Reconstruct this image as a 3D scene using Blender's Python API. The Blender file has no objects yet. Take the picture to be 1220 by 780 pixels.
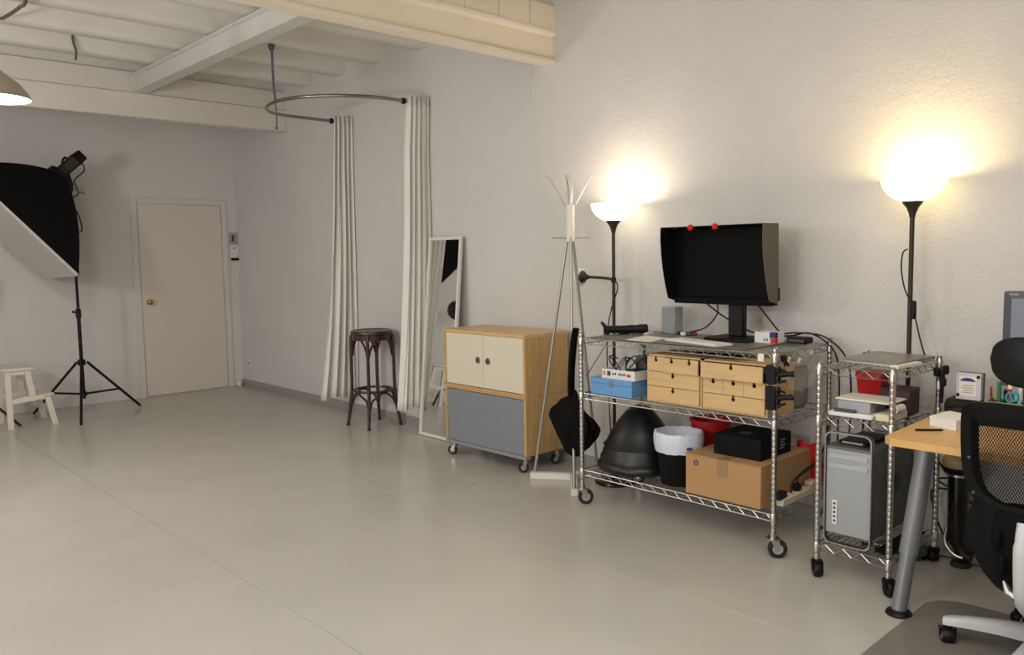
import bpy, bmesh, math, random
from mathutils import Vector, Matrix, Euler
random.seed(7)
S = bpy.context.scene
COL = S.collection

# ------------------------------------------------------------------ camera, world, light, exposure
YAW, PITCH, ROLL, FPX = math.radians(43.16), math.radians(5.07), math.radians(-0.98), 964.7
_f = Vector((math.sin(YAW)*math.cos(PITCH), math.cos(YAW)*math.cos(PITCH), -math.sin(PITCH)))
_r = Vector((math.cos(YAW), -math.sin(YAW), 0)); _u = _r.cross(_f)
_r2 = _r*math.cos(ROLL)+_u*math.sin(ROLL); _u2 = -_r*math.sin(ROLL)+_u*math.cos(ROLL)
cam = bpy.data.objects.new('camera', bpy.data.cameras.new('camera')); COL.objects.link(cam)
cam.matrix_world = Matrix(((_r2.x, _u2.x, -_f.x, 0), (_r2.y, _u2.y, -_f.y, 0), (_r2.z, _u2.z, -_f.z, 1.42), (0, 0, 0, 1)))
cam.data.sensor_width = 36; cam.data.lens = FPX/1220*36; cam.data.clip_start = 0.05
S.camera = cam
world = bpy.data.worlds.new('world'); S.world = world; world.use_nodes = True
world.node_tree.nodes['Background'].inputs[0].default_value = (0.8, 0.86, 0.95, 1)
world.node_tree.nodes['Background'].inputs[1].default_value = 0.15
S.view_settings.view_transform = 'Standard'; S.view_settings.look = 'None'
S.view_settings.exposure = 0.15; S.view_settings.gamma = 1.0; S.view_settings.use_curve_mapping = False

def area(name, loc, rot, sx, sy, power, color):
    l = bpy.data.lights.new(name, 'AREA'); l.shape = 'RECTANGLE'; l.size = sx; l.size_y = sy; l.energy = power; l.color = color
    o = bpy.data.objects.new(name, l); o.location = loc; o.rotation_euler = rot; COL.objects.link(o); return o
def point(name, loc, power, color, radius=0.05):
    l = bpy.data.lights.new(name, 'POINT'); l.energy = power; l.color = color; l.shadow_soft_size = radius
    o = bpy.data.objects.new(name, l); o.location = loc; COL.objects.link(o); return o
# two added fill panels without fixtures: a warm one overhead, a cool one far left
area('ceiling_fill_light', (0.6, 0.2, 3.0), (0, 0, 0), 2.6, 2.2, 72, (1.0, 0.965, 0.92))
area('left_fill_light', (-2.9, 2.2, 1.8), (0, math.radians(-90), 0), 1.6, 2.4, 46, (0.92, 0.96, 1.0))
point('far_left_lamp', (-0.9, 5.0, 1.95), 66, (1.0, 0.965, 0.935), 0.12)
point('near_left_fill', (-0.9, 1.5, 1.85), 52, (1.0, 0.92, 0.83), 0.15)  # added out-of-view fill that brightens the front beam face and the walls
LAMP1 = (4.6, (1.0, 0.82, 0.60)); LAMP2 = (5.2, (1.0, 0.70, 0.32))      # watts and colour of the two floor lamp bulbs

# ------------------------------------------------------------------ materials
def lin(c):
    return tuple(((v/255)/12.92 if v/255 <= 0.04045 else ((v/255+0.055)/1.055)**2.4) for v in c)
MATS = {}
def mat(name, rgb, rough=0.5, metal=0.0, bump=0.0, bscale=40, var=0.0, vscale=6, spec=0.5, stretch=None, coat=0, bdist=0.002):
    if name in MATS: return MATS[name]
    m = bpy.data.materials.new(name); m.use_nodes = True; nt = m.node_tree; b = nt.nodes['Principled BSDF']
    c = lin(rgb)
    b.inputs['Base Color'].default_value = (*c, 1); b.inputs['Roughness'].default_value = rough; b.inputs['Metallic'].default_value = metal
    b.inputs['Specular IOR Level'].default_value = spec; b.inputs['Coat Weight'].default_value = coat
    tc = nt.nodes.new('ShaderNodeTexCoord'); src = tc.outputs['Object']
    if stretch:
        mp = nt.nodes.new('ShaderNodeMapping'); mp.inputs['Scale'].default_value = stretch
        nt.links.new(src, mp.inputs['Vector']); src = mp.outputs['Vector']
    if var:
        n = nt.nodes.new('ShaderNodeTexNoise'); n.inputs['Scale'].default_value = vscale; n.inputs['Detail'].default_value = 5
        nt.links.new(src, n.inputs['Vector'])
        r = nt.nodes.new('ShaderNodeValToRGB'); r.color_ramp.elements[0].position = 0.3; r.color_ramp.elements[1].position = 0.7
        r.color_ramp.elements[0].color = (*[x*(1-var) for x in c], 1); r.color_ramp.elements[1].color = (*[min(1, x*(1+var)) for x in c], 1)
        nt.links.new(n.outputs['Fac'], r.inputs['Fac']); nt.links.new(r.outputs['Color'], b.inputs['Base Color'])
    if bump:
        n2 = nt.nodes.new('ShaderNodeTexNoise'); n2.inputs['Scale'].default_value = bscale; n2.inputs['Detail'].default_value = 4
        nt.links.new(src, n2.inputs['Vector'])
        bp = nt.nodes.new('ShaderNodeBump'); bp.inputs['Strength'].default_value = bump; bp.inputs['Distance'].default_value = bdist
        nt.links.new(n2.outputs['Fac'], bp.inputs['Height']); nt.links.new(bp.outputs['Normal'], b.inputs['Normal'])
    MATS[name] = m; return m
def emit(name, rgb, strength, base=(255, 255, 255)):
    m = mat(name, base, 0.4); b = m.node_tree.nodes['Principled BSDF']
    b.inputs['Emission Color'].default_value = (*rgb, 1); b.inputs['Emission Strength'].default_value = strength; return m

# plaster wall with trowel relief: two noise octaves
def plaster(name, rgb, strength, big=5, small=55, dist=0.006):
    m = mat(name, rgb, 0.85, var=0.03, vscale=1.5, spec=0.25); nt = m.node_tree; b = nt.nodes['Principled BSDF']
    tc = nt.nodes.new('ShaderNodeTexCoord')
    n1 = nt.nodes.new('ShaderNodeTexNoise'); n1.inputs['Scale'].default_value = big; n1.inputs['Detail'].default_value = 3
    n2 = nt.nodes.new('ShaderNodeTexNoise'); n2.inputs['Scale'].default_value = small; n2.inputs['Detail'].default_value = 4; n2.inputs['Distortion'].default_value = 1.2
    for n in (n1, n2): nt.links.new(tc.outputs['Object'], n.inputs['Vector'])
    ad = nt.nodes.new('ShaderNodeMath'); ad.operation = 'MULTIPLY_ADD'; ad.inputs[1].default_value = 2.0
    nt.links.new(n1.outputs['Fac'], ad.inputs[0]); nt.links.new(n2.outputs['Fac'], ad.inputs[2])
    bp = nt.nodes.new('ShaderNodeBump'); bp.inputs['Strength'].default_value = strength; bp.inputs['Distance'].default_value = dist
    nt.links.new(ad.outputs[0], bp.inputs['Height']); nt.links.new(bp.outputs['Normal'], b.inputs['Normal']); return m

M_wall = plaster('rough_white_plaster', (212, 210, 207), 0.55)
M_wallb = plaster('smooth_white_plaster', (220, 217, 214), 0.25, 4, 30, 0.004)
M_wallm = plaster('medium_white_plaster', (212, 211, 209), 0.3, 4, 40, 0.005)
M_ceil = mat('ceiling_white', (222, 219, 212), 0.8, bump=0.2, bscale=25, var=0.04, vscale=3)
M_beam = mat('beam_cream_paint', (242, 231, 213), 0.55, bump=0.1, bscale=18, var=0.03, vscale=2)
M_beamgrey = mat('beam_grey_white_paint', (224, 219, 209), 0.6, bump=0.1, bscale=18, var=0.03, vscale=2)
M_joist = mat('joist_grey_paint', (206, 206, 202), 0.55, bump=0.1, bscale=18, var=0.03, vscale=3)
M_floor = mat('grey_floor_paint', (186, 183, 173), 0.24, bump=0.05, bscale=9, var=0.035, vscale=2.2, spec=0.5)
def specks(m, scale, size, rgb):
    nt = m.node_tree; b = nt.nodes['Principled BSDF']; tc = nt.nodes.new('ShaderNodeTexCoord')
    v = nt.nodes.new('ShaderNodeTexVoronoi'); v.inputs['Scale'].default_value = scale; nt.links.new(tc.outputs['Object'], v.inputs['Vector'])
    lt = nt.nodes.new('ShaderNodeMath'); lt.operation = 'LESS_THAN'; lt.inputs[1].default_value = size; nt.links.new(v.outputs['Distance'], lt.inputs[0])
    mx = nt.nodes.new('ShaderNodeMix'); mx.data_type = 'RGBA'; src = b.inputs['Base Color'].links[0].from_socket
    nt.links.new(lt.outputs[0], mx.inputs['Factor']); nt.links.new(src, mx.inputs['A']); mx.inputs['B'].default_value = (*lin(rgb), 1)
    nt.links.new(mx.outputs['Result'], b.inputs['Base Color'])
specks(M_floor, 2.6, .024, (120, 116, 108))
M_joint = mat('floor_joint', (132, 128, 118), 0.7)
M_base = mat('grey_baseboard', (150, 150, 146), 0.5, bump=0.05)
M_door = mat('door_cream_paint', (222, 213, 203), 0.5, bump=0.04, bscale=20)
M_frame = mat('door_frame_paint', (220, 215, 209), 0.5)
M_brass = mat('brass', (190, 150, 80), 0.25, 1.0, bump=0.02)
M_white = mat('white_plastic', (226, 226, 224), 0.4, bump=0.02, bscale=100)
M_whitepaint = mat('white_painted_wood', (226, 218, 206), 0.5, bump=0.06, bscale=30, stretch=(8, 8, 1))
M_mirrorframe = mat('mirror_frame_white', (228, 224, 216), 0.4, bump=0.03)
M_black = mat('black_plastic', (12, 12, 13), 0.5, bump=0.04, bscale=120, spec=0.3)
M_blackmatte = mat('black_matte', (9, 9, 10), 0.75, bump=0.1, bscale=200, spec=0.2)
M_blackgloss = mat('black_gloss', (10, 10, 11), 0.18, bump=0.01)
M_blackfab = mat('black_nylon', (8, 8, 9), 0.8, bump=0.3, bscale=160, spec=0.15)
M_rubber = mat('rubber', (30, 30, 31), 0.7, bump=0.05)
M_chrome = mat('chrome_wire', (190, 187, 182), 0.28, 1.0, bump=0.02)
M_alu = mat('brushed_aluminium', (176, 176, 176), 0.38, 1.0, bump=0.05, bscale=60, stretch=(1, 1, 12))
M_steel = mat('grey_steel', (150, 150, 150), 0.35, 0.9, bump=0.03)
M_greyleg = mat('grey_metal_paint', (146, 149, 154), 0.35, 0.6, bump=0.03)
M_greyplast = mat('grey_plastic', (160, 164, 168), 0.45, bump=0.02)
M_dgrey = mat('dark_grey_plastic', (72, 72, 74), 0.5, bump=0.03)
M_birch = mat('birch_veneer', (196, 158, 104), 0.45, bump=0.05, bscale=30, var=0.13, vscale=7, stretch=(9, 9, 0.9))
M_birchtop = mat('birch_top_veneer', (212, 176, 124), 0.42, bump=0.04, bscale=30, var=0.1, vscale=7, stretch=(9, 0.9, 9))
M_ply = mat('pine_ply', (208, 174, 124), 0.55, bump=0.05, bscale=30, var=0.08, vscale=6, stretch=(9, 1.0, 9))
M_desk = mat('beech_desktop', (214, 168, 104), 0.4, bump=0.03, bscale=30, var=0.07, vscale=6, stretch=(9, 1.0, 9))
M_creamdoor = mat('cream_laminate', (222, 214, 192), 0.45, bump=0.02)
M_tambour = mat('grey_tambour', (134, 138, 146), 0.5, bump=0.03)
M_greyrail = mat('grey_rail', (140, 142, 144), 0.5, bump=0.02)
M_stool = mat('dark_bentwood', (62, 34, 24), 0.32, bump=0.05, bscale=30, var=0.2, vscale=8, stretch=(1, 1, .2), coat=0.3)
M_cloth = mat('white_cotton_curtain', (238, 236, 230), 0.9, bump=0.15, bscale=220, spec=0.1)
M_diff = mat('white_diffuser_cloth', (206, 202, 198), 0.9, bump=0.25, bscale=9, spec=0.1, bdist=0.02)
M_blue = mat('blue_metal_box', (104, 156, 208), 0.4, bump=0.03, bscale=60)
M_card = mat('cardboard', (178, 138, 94), 0.8, bump=0.12, bscale=40, var=0.06, vscale=4)
M_tape = mat('brown_tape', (156, 124, 92), 0.35, bump=0.05)
M_red = mat('red_plastic', (190, 26, 30), 0.45, bump=0.03)
M_redball = mat('red_foam', (198, 24, 28), 0.7, bump=0.2, bscale=60)
M_brownbox = mat('dark_brown_box', (62, 36, 34), 0.5, bump=0.05)
M_bag = mat('white_bin_liner', (214, 220, 232), 0.45, bump=0.4, bscale=28, bdist=0.01)
M_paper = mat('white_paper', (232, 226, 216), 0.8, bump=0.03)
M_strip = mat('cream_plastic', (222, 210, 182), 0.5, bump=0.02)
M_bluesq = mat('navy_print', (44, 48, 120), 0.5, bump=0.01)
M_redsq = mat('red_print', (206, 44, 48), 0.5, bump=0.01)
M_orange = mat('orange_print', (222, 138, 100), 0.5, bump=0.01)
M_darkprint = mat('dark_print', (70, 70, 76), 0.5, bump=0.01)
M_greyprint = mat('grey_print', (150, 150, 156), 0.5, bump=0.01)
M_teal = mat('teal_plastic', (28, 140, 168), 0.4, bump=0.02)
M_green = mat('green_plastic', (30, 110, 78), 0.4, bump=0.02)
M_lgreen = mat('light_green_plastic', (120, 176, 110), 0.5, bump=0.02)
M_dred = mat('dark_red_plastic', (120, 26, 34), 0.4, bump=0.02)
M_rope = mat('blue_grey_rope', (104, 100, 118), 0.8, bump=0.3, bscale=200)
M_rail = mat('curtain_rail_metal', (150, 146, 140), 0.25, 1.0, bump=0.02)
M_greywood = mat('grey_stand_metal', (176, 172, 166), 0.35, 0.7, bump=0.03)
M_cable = mat('black_cable', (16, 16, 17), 0.5, bump=0.02)
M_screen = mat('black_screen', (4, 4, 5), 0.6, bump=0.005, spec=0.12)
M_hood = mat('grey_hood_board', (88, 87, 78), 0.65, bump=0.05)
M_screen2 = mat('grey_lcd', (118, 124, 138), 0.3, bump=0.005)
M_slate = mat('slate_blue_bezel', (66, 72, 80), 0.4, bump=0.02)
M_matpad = mat('tan_leather_pad', (158, 136, 104), 0.5, bump=0.1, bscale=80)
M_chairgrey = mat('light_grey_nylon', (196, 198, 200), 0.4, bump=0.02)
M_khaki = mat('olive_cable', (96, 86, 62), 0.6, bump=0.05)
M_lampgrey = mat('dark_lamp_metal', (52, 46, 40), 0.45, 0.3, bump=0.02)
M_glow = emit('lit_lamp_glass', (1.0, 0.86, 0.62), 3.5)
M_glow2 = emit('lit_lamp_glass_yellow', (1.0, 0.74, 0.36), 3.8)
M_bulb = emit('lit_bulb', (1.0, 0.95, 0.9), 14.0)
M_pend = mat('pendant_aluminium', (176, 166, 152), 0.4, 0.5, bump=0.02)
M_hddsilver = mat('drive_silver', (190, 192, 198), 0.35, 0.7, bump=0.02)

def glassy(name, rgb, rough, alpha):
    m = mat(name, rgb, rough, bump=0.05, bscale=30); m.node_tree.nodes['Principled BSDF'].inputs['Alpha'].default_value = alpha; return m
M_clearbag = glassy('clear_plastic_bag', (206, 202, 194), 0.3, 0.28)
M_floormat = glassy('grey_translucent_mat', (140, 136, 126), 0.3, 0.7)
M_mirror = bpy.data.materials.new('silver_mirror'); M_mirror.use_nodes = True
_b = M_mirror.node_tree.nodes['Principled BSDF']; _b.inputs['Metallic'].default_value = 1; _b.inputs['Roughness'].default_value = 0.015; _b.inputs['Base Color'].default_value = (0.8, 0.81, 0.8, 1)

# ------------------------------------------------------------------ mesh building
def wloc(o):
    v = Vector((0, 0, 0))
    while o: v += o.location; o = o.parent
    return v
def spline(pts, n=8, closed=False):
    P = [Vector(p) for p in pts]; out = []; L = len(P)
    for i in range(L if closed else L-1):
        a = P[(i-1) % L] if (closed or i > 0) else P[0]*2-P[1]
        b = P[i]; c = P[(i+1) % L]
        d = P[(i+2) % L] if (closed or i+2 < L) else c*2-b
        for k in range(n):
            t = k/n
            out.append(0.5*((2*b)+(c-a)*t+(2*a-5*b+4*c-d)*t*t+(3*b-a-3*c+d)*t**3))
    if not closed: out.append(P[-1])
    return out
class MB:
    def __init__(s): s.bm = bmesh.new()
    def box(s, lo, hi, bev=0.0, rot=None, seg=1):
        lo, hi = Vector(lo), Vector(hi); c = (lo+hi)/2; d = hi-lo
        r = bmesh.ops.create_cube(s.bm, size=1.0); vs = r['verts']
        bmesh.ops.scale(s.bm, vec=d, verts=vs)
        if bev:
            es = list({e for v in vs for e in v.link_edges})
            r2 = bmesh.ops.bevel(s.bm, geom=es, offset=bev, segments=seg, affect='EDGES', profile=0.5)
            vs = list({v for f in r2['faces'] for v in f.verts} | {v for v in vs if v.is_valid})
        if rot is not None:
            bmesh.ops.rotate(s.bm, cent=(0, 0, 0), matrix=rot if isinstance(rot, Matrix) else Euler(rot).to_matrix(), verts=vs)
        bmesh.ops.translate(s.bm, vec=c, verts=vs); return s
    def tube(s, pts, r, n=8, closed=False, caps=True):
        P = [Vector(p) for p in pts]; L = len(P); rr = r if hasattr(r, '__len__') else [r]*L
        rings = []; nrm = None
        for i in range(L):
            if closed: t = P[(i+1) % L]-P[i-1]
            else: t = P[min(i+1, L-1)]-P[max(i-1, 0)]
            if t.length < 1e-9: t = Vector((0, 0, 1))
            t.normalize()
            if nrm is None:
                a = Vector((0, 0, 1)) if abs(t.z) < 0.9 else Vector((1, 0, 0)); nrm = t.cross(a).normalized()
            else:
                nrm = (nrm-t*nrm.dot(t))
                if nrm.length < 1e-6: nrm = t.orthogonal()
                nrm.normalize()
            b = t.cross(nrm)
            rings.append([s.bm.verts.new(P[i]+(nrm*math.cos(2*math.pi*k/n)+b*math.sin(2*math.pi*k/n))*rr[i]) for k in range(n)])
        for i in range(L if closed else L-1):
            A, B = rings[i], rings[(i+1) % L]
            for k in range(n): s.bm.faces.new((A[k], A[(k+1) % n], B[(k+1) % n], B[k]))
        if caps and not closed: s.bm.faces.new(rings[0][::-1]); s.bm.faces.new(rings[-1])
        return s
    def cyl(s, p0, p1, r0, r1=None, n=20): return s.tube([p0, p1], [r0, r0 if r1 is None else r1], n)
    def lathe(s, prof, at=(0, 0, 0), n=32, axis=None, sx=1.0, sy=1.0, a0=0.0, a1=None):
        at = Vector(at); q = Vector((0, 0, 1)).rotation_difference(Vector(axis)).to_matrix() if axis else Matrix.Identity(3)
        full = a1 is None; a1 = 2*math.pi if full else a1; cols = []; m = n if full else n+1
        for k in range(m):
            a = a0+(a1-a0)*k/n
            cols.append([s.bm.verts.new(at+q@Vector((r*math.cos(a)*sx, r*math.sin(a)*sy, z))) for r, z in prof])
        for k in range(n):
            A, B = cols[k], cols[(k+1) % m]
            for i in range(len(prof)-1):
                try: s.bm.faces.new((A[i], B[i], B[i+1], A[i+1]))
                except ValueError: pass
        return s
    def prism(s, pts, d, origin=(0, 0, 0), ux=(1, 0, 0), uy=(0, 1, 0)):
        """polygon pts (2D, CCW) in plane origin+ux,uy, extruded by d along ux x uy"""
        o, ux, uy = Vector(origin), Vector(ux), Vector(uy); w = ux.cross(uy).normalized()*d
        A = [s.bm.verts.new(o+ux*x+uy*y) for x, y in pts]; B = [s.bm.verts.new(v.co+w) for v in A]
        s.bm.faces.new(A[::-1]); s.bm.faces.new(B)
        for i in range(len(A)): s.bm.faces.new((A[i], A[(i+1) % len(A)], B[(i+1) % len(A)], B[i]))
        return s
    def grid(s, fn, nu, nv, closeu=False):
        V = [[s.bm.verts.new(fn(i/nu, j/nv)) for j in range(nv+1)] for i in range(nu+(0 if closeu else 1))]
        for i in range(nu):
            for j in range(nv):
                a, b = V[i], V[(i+1) % len(V)]
                s.bm.faces.new((a[j], b[j], b[j+1], a[j+1]))
        return s
    def sphere(s, c, r, sc=(1, 1, 1), n=20):
        res = bmesh.ops.create_uvsphere(s.bm, u_segments=n, v_segments=max(8, n//2+2), radius=r)
        bmesh.ops.scale(s.bm, vec=sc, verts=res['verts']); bmesh.ops.translate(s.bm, vec=Vector(c), verts=res['verts']); return s
    def out(s, name, m, parent=None, at=None, solid=0.0, smooth=40, sub=0, **props):
        base = Vector(at) if at is not None else Vector((0, 0, 0))
        off = wloc(parent)+base if parent else base
        bmesh.ops.remove_doubles(s.bm, verts=s.bm.verts, dist=1e-6)
        bmesh.ops.translate(s.bm, vec=-off, verts=s.bm.verts)
        bmesh.ops.recalc_face_normals(s.bm, faces=s.bm.faces)
        me = bpy.data.meshes.new(name); s.bm.to_mesh(me); s.bm.free()
        me.polygons.foreach_set('use_smooth', [True]*len(me.polygons))
        me.set_sharp_from_angle(angle=math.radians(smooth))
        me.materials.append(m)
        o = bpy.data.objects.new(name, me); COL.objects.link(o); o.location = base
        if parent: o.parent = parent
        if solid: md = o.modifiers.new('solid', 'SOLIDIFY'); md.thickness = solid; md.offset = 0
        if sub: md = o.modifiers.new('sub', 'SUBSURF'); md.levels = sub; md.render_levels = sub
        for k, v in props.items(): o[k] = v
        return o
def thing(name, loc, label, cat, group=None):
    o = bpy.data.objects.new(name, None); o.empty_display_size = 0.1; COL.objects.link(o); o.location = loc
    return tag(o, label, cat, group)
def tag(o, label, cat, group=None):
    o['label'] = label; o['category'] = cat
    if group: o['group'] = group
    return o
def struct(o): o['kind'] = 'structure'; return o
def sstruct(name, loc):
    o = bpy.data.objects.new(name, None); COL.objects.link(o); o.location = loc; return struct(o)
def rrect(w, h, r, n=5, cx=0, cy=0):
    p = []
    for (sx, sy, a) in ((1, 1, 0), (-1, 1, 90), (-1, -1, 180), (1, -1, 270)):
        for k in range(n+1):
            t = math.radians(a+90*k/n); p.append((cx+sx*(w/2-r)+r*math.cos(t), cy+sy*(h/2-r)+r*math.sin(t)))
    return p
def share(o, name, delta, parent):
    """a second part with the same mesh, moved by delta within its parent"""
    c = o.copy(); COL.objects.link(c); c.parent = parent; c.location = o.location+Vector(delta); c.name = name
    for ch in o.children:
        d = ch.copy(); COL.objects.link(d); d.parent = c
    return c

# ------------------------------------------------------------------ the room
WX, WY, LX, FY = 4.03, 8.80, -3.2, -3.6
CZ = 3.25
FB, BB = 3.82, 7.55             # front faces of the two beams
BZ0, BZ1 = 2.69, 2.905

fl = struct(MB().box((LX-.1, FY-.1, -0.12), (WX+.1, WY+.1, -0.012)).out('floor', M_joint))
pans = []
for x0, x1, js in ((LX, -.96, (1.1, 3.56, 4.85)), (-.96, .275, (1.1, 3.56, 4.85)), (.275, 1.51, (1.1, 3.56, 4.85)), (1.51, 2.745, (.6,)), (2.745, WX, (.6,))):
    ys = [FY, *js, WY]
    for a, b in zip(ys, ys[1:]): pans.append((x0, a, x1, b))
g = 0.0013
for x0, a, x1, b in pans:
    MB().box((x0+g, a+g, -0.012), (x1-g, b-g, 0.0), 0.0008).out('floor_panel', M_floor, fl)

wr = struct(MB().box((WX, FY, 0), (WX+.15, WY+.15, CZ+.1)).out('wall_right', M_wallm))
MB().box((WX-.006, FY, 0), (WX+.01, 4.06, CZ), .005).out('plaster_coat', M_wall, wr)
struct(MB().box((LX, WY, 0), (WX, WY+.15, CZ+.1)).out('wall_back', M_wallb))
struct(MB().box((LX-.15, FY, 0), (LX, WY+.15, CZ+.1)).out('wall_left', M_wallb))
struct(MB().box((LX-.15, FY-.15, 0), (WX+.15, FY, CZ+.1)).out('wall_front', M_wallb))
cl = struct(MB().box((LX-.15, FY-.15, CZ), (WX+.15, WY+.15, CZ+.12)).out('ceiling', M_ceil))
prof = [(-.16, .185), (-.14, .165), (-.09, .04), (-.082, .012), (-.066, 0), (.066, 0), (.082, .012), (.09, .04), (.14, .165), (.16, .185)]
rib0 = None
for k in range(-9, 5):
    yy = 5.90+0.605*k
    if yy < FY+.2 or abs(yy-(FB+.05)) < .17 or abs(yy-(BB+.06)) < .17: continue
    if rib0 is None:
        rib0 = MB().prism([(p[0], p[1]) for p in prof], WX-LX, (LX, yy, 3.07), (0, 1, 0), (0, 0, 1)).out('ceiling_rib', M_ceil, cl); ry = yy
    else: share(rib0, 'ceiling_rib', (0, yy-ry, 0), cl)

def ibeam(mb, x0, x1, y0, z0, h, w, tf=0.016, tw=0.012):
    """I-section running along x, front edge at y0"""
    a, b, c = tw/2, w/2, 0.02
    pts = [(-b, 0), (b, 0), (b, tf), (a+c, tf+.006), (a, tf+c), (a, h-tf-c), (a+c, h-tf-.006), (b, h-tf), (b, h), (-b, h), (-b, h-tf), (-a-c, h-tf-.006), (-a, h-tf-c), (-a, tf+c), (-a-c, tf+.006), (-b, tf)]
    return mb.prism(pts, x1-x0, (x0, y0+b, z0), (0, 1, 0), (0, 0, 1))
b1 = struct(ibeam(MB(), LX, WX, FB, BZ0, BZ1-BZ0, 0.11, 0.022, 0.062).out('trim_1', M_beam))
xs = [.9, 1.17, 1.44, 1.71, 1.98, 2.25, 2.52, 2.79, 3.06, 3.245, 3.525, 3.795, WX]
for a, b in zip(xs, xs[1:]):
    o = random.uniform(-.003, .003)
    MB().box((a+.002, FB+.008+o, BZ1), (b-.002, FB+.10+o, 3.065), 0.003).out('brick', M_beam, b1)
MB().box((LX, FB+.012, BZ1), (xs[0], FB+.10, 3.065)).out('plaster_infill', M_beam, b1)
MB().box((LX, FB+.02, 3.065), (WX, FB+.10, CZ)).out('plaster_strip', M_ceil, b1)
b2 = struct(MB().box((LX, BB, BZ0), (WX, BB+.12, BZ1), 0.006).out('trim_2', M_beamgrey))
MB().box((LX, BB+.014, BZ1), (WX, BB+.12, 3.085), 0.004).out('infill_course', M_beamgrey, b2)
MB().box((LX, BB+.05, 3.085), (WX, BB+.12, CZ)).out('plaster_strip', M_ceil, b2)
# joist between the two beams, running in depth, carried by a bracket at the far beam
jb = MB(); h, w = 0.155, 0.115; a, b, c, tf = 0.03, w/2, 0.01, 0.014
pts = [(-b, 0), (b, 0), (b, tf), (a+c, tf+.004), (a, tf+c), (a, h-tf-c), (a+c, h-tf-.004), (b, h-tf), (b, h), (-b, h), (-b, h-tf), (-a-c, h-tf-.004), (-a, h-tf-c), (-a, tf+c), (-a-c, tf+.004), (-b, tf)]
jb.prism(pts, (BB+.014)-(FB+.10), (2.625, BB+.014, 2.905), (1, 0, 0), (0, 0, 1))
jo = struct(jb.out('trim_3', M_joist))
MB().box((2.55, BB-.012, 2.92), (2.70, BB+.002, 3.05), 0.002).out('end_plate', M_joist, jo)

bsb = struct(MB().prism([(0, 0), (.016, 0), (.016, .066), (.010, .074), (0, .074)], WY-5.0, (WX, 5.0, 0), (-1, 0, 0), (0, 0, 1)).out('baseboard_right', M_base))
b_ = MB().prism([(0, 0), (.016, 0), (.016, .066), (.010, .074), (0, .074)], 5.0-FY, (WX, FY, 0), (-1, 0, 0), (0, 0, 1)).out('baseboard_length', M_base, bsb)
# door in the back wall
d = sstruct('door_1', (3.41, WY, 0))
MB().box((2.966, WY-.010, 0.006), (3.848, WY-.002, 2.02), 0.002).out('door_leaf', M_door, d)
MB().box((2.895, WY-.014, 0), (2.960, WY+.0, 2.085), 0.003).out('frame_post', M_frame, d)
MB().box((3.854, WY-.014, 0), (3.919, WY+.0, 2.085), 0.003).out('frame_post', M_frame, d)
MB().box((2.9605, WY-.014, 2.027), (3.8535, WY+.0, 2.085), 0.003).out('frame_head', M_frame, d)
MB().lathe([(0, 0), (.026, 0), (.026, .004), (.012, .008), (.011, .03), (.022, .036), (.028, .05), (.024, .064), (.012, .07), (0, .07)], (3.030, WY-.010, 1.0), 20, (0, -1, 0)).out('door_knob', M_brass, d)
MB().box((3.935, WY-.07, 0), (3.985, WY-.002, .05), .01).out('door_stop', M_white, d)

# controls beside the door
o = thing('entry_phone', (3.982, WY, 1.6), 'white entry phone panel with small dark square window above its button, beside the door', 'intercom')
MB().prism(rrect(.088, .125, .012), .022, (3.982, WY-.001, 1.665), (1, 0, 0), (0, 0, 1)).out('display_housing', M_greyplast, o)
MB().box((3.958, WY-.026, 1.63), (3.986, WY-.0225, 1.70), 0.002).out('display_window', M_dgrey, o)
MB().prism(rrect(.088, .148, .012), .018, (3.984, WY-.001, 1.522), (1, 0, 0), (0, 0, 1)).out('button_plate', M_white, o)
MB().lathe([(0, 0), (.009, 0), (.008, .005), (0, .006)], (3.984, WY-.019, 1.555), 12, (0, -1, 0)).out('call_button', M_dgrey, o)
o = thing('switch_panel', (3.988, WY, 1.37), 'beige wall panel with a row of black switches below the entry phone', 'switch')
MB().prism(rrect(.092, .115, .008), .02, (3.990, WY-.001, 1.358), (1, 0, 0), (0, 0, 1)).out('cover_plate', M_frame, o)
for k in range(3): MB().box((3.946+.031*k, WY-.030, 1.42), (3.972+.031*k, WY-.004, 1.448), .002).out('rocker_switch', M_black, o)
o = MB().box((WX-.014, 8.585, .235), (WX-.0005, 8.64, .295), .004).out('socket_plate', M_white, at=(WX, 8.61, .26)); tag(o, 'small white wall socket low on the wall just right of the door corner', 'socket')
MB().cyl((WX-.0145, 8.61, .268), (WX-.0165, 8.61, .268), .014, n=14).out('socket_recess', M_dgrey, o)

# ------------------------------------------------------------------ ceiling fittings
o = thing('pendant_lamp', (1.055, 5.3, 2.335), 'lit metal bell pendant lamp hanging at the left edge', 'lamp')
MB().lathe([(.186, 0), (.188, .004), (.172, .035), (.135, .085), (.085, .125), (.052, .15), (.040, .165), (.036, .20), (.018, .21), (.0, .212)], (1.055, 5.3, 2.335), 40).out('lamp_shade', M_pend, o, solid=.002)
MB().lathe([(0, -.002), (.06, .0), (.12, .008), (.180, .012)], (1.055, 5.3, 2.328), 32).out('lit_diffuser', M_bulb, o)
MB().cyl((1.055, 5.3, 2.545), (1.055, 5.3, CZ), .006, n=10).out('cord', M_pend, o)
l = point('pendant_light', (1.055, 5.3, 2.28), 26, (1.0, .88, .80), .14)
o = MB().tube(spline([(1.95, 6.99, 3.25), (1.955, 6.985, 3.12), (1.975, 7.0, 3.06), (1.97, 7.01, 2.99)], 5), .009, 8).out('ceiling_hook', M_khaki, at=(1.96, 7, 3.25)); tag(o, 'short rusty metal hook under the ceiling above the softbox', 'hook')
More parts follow.
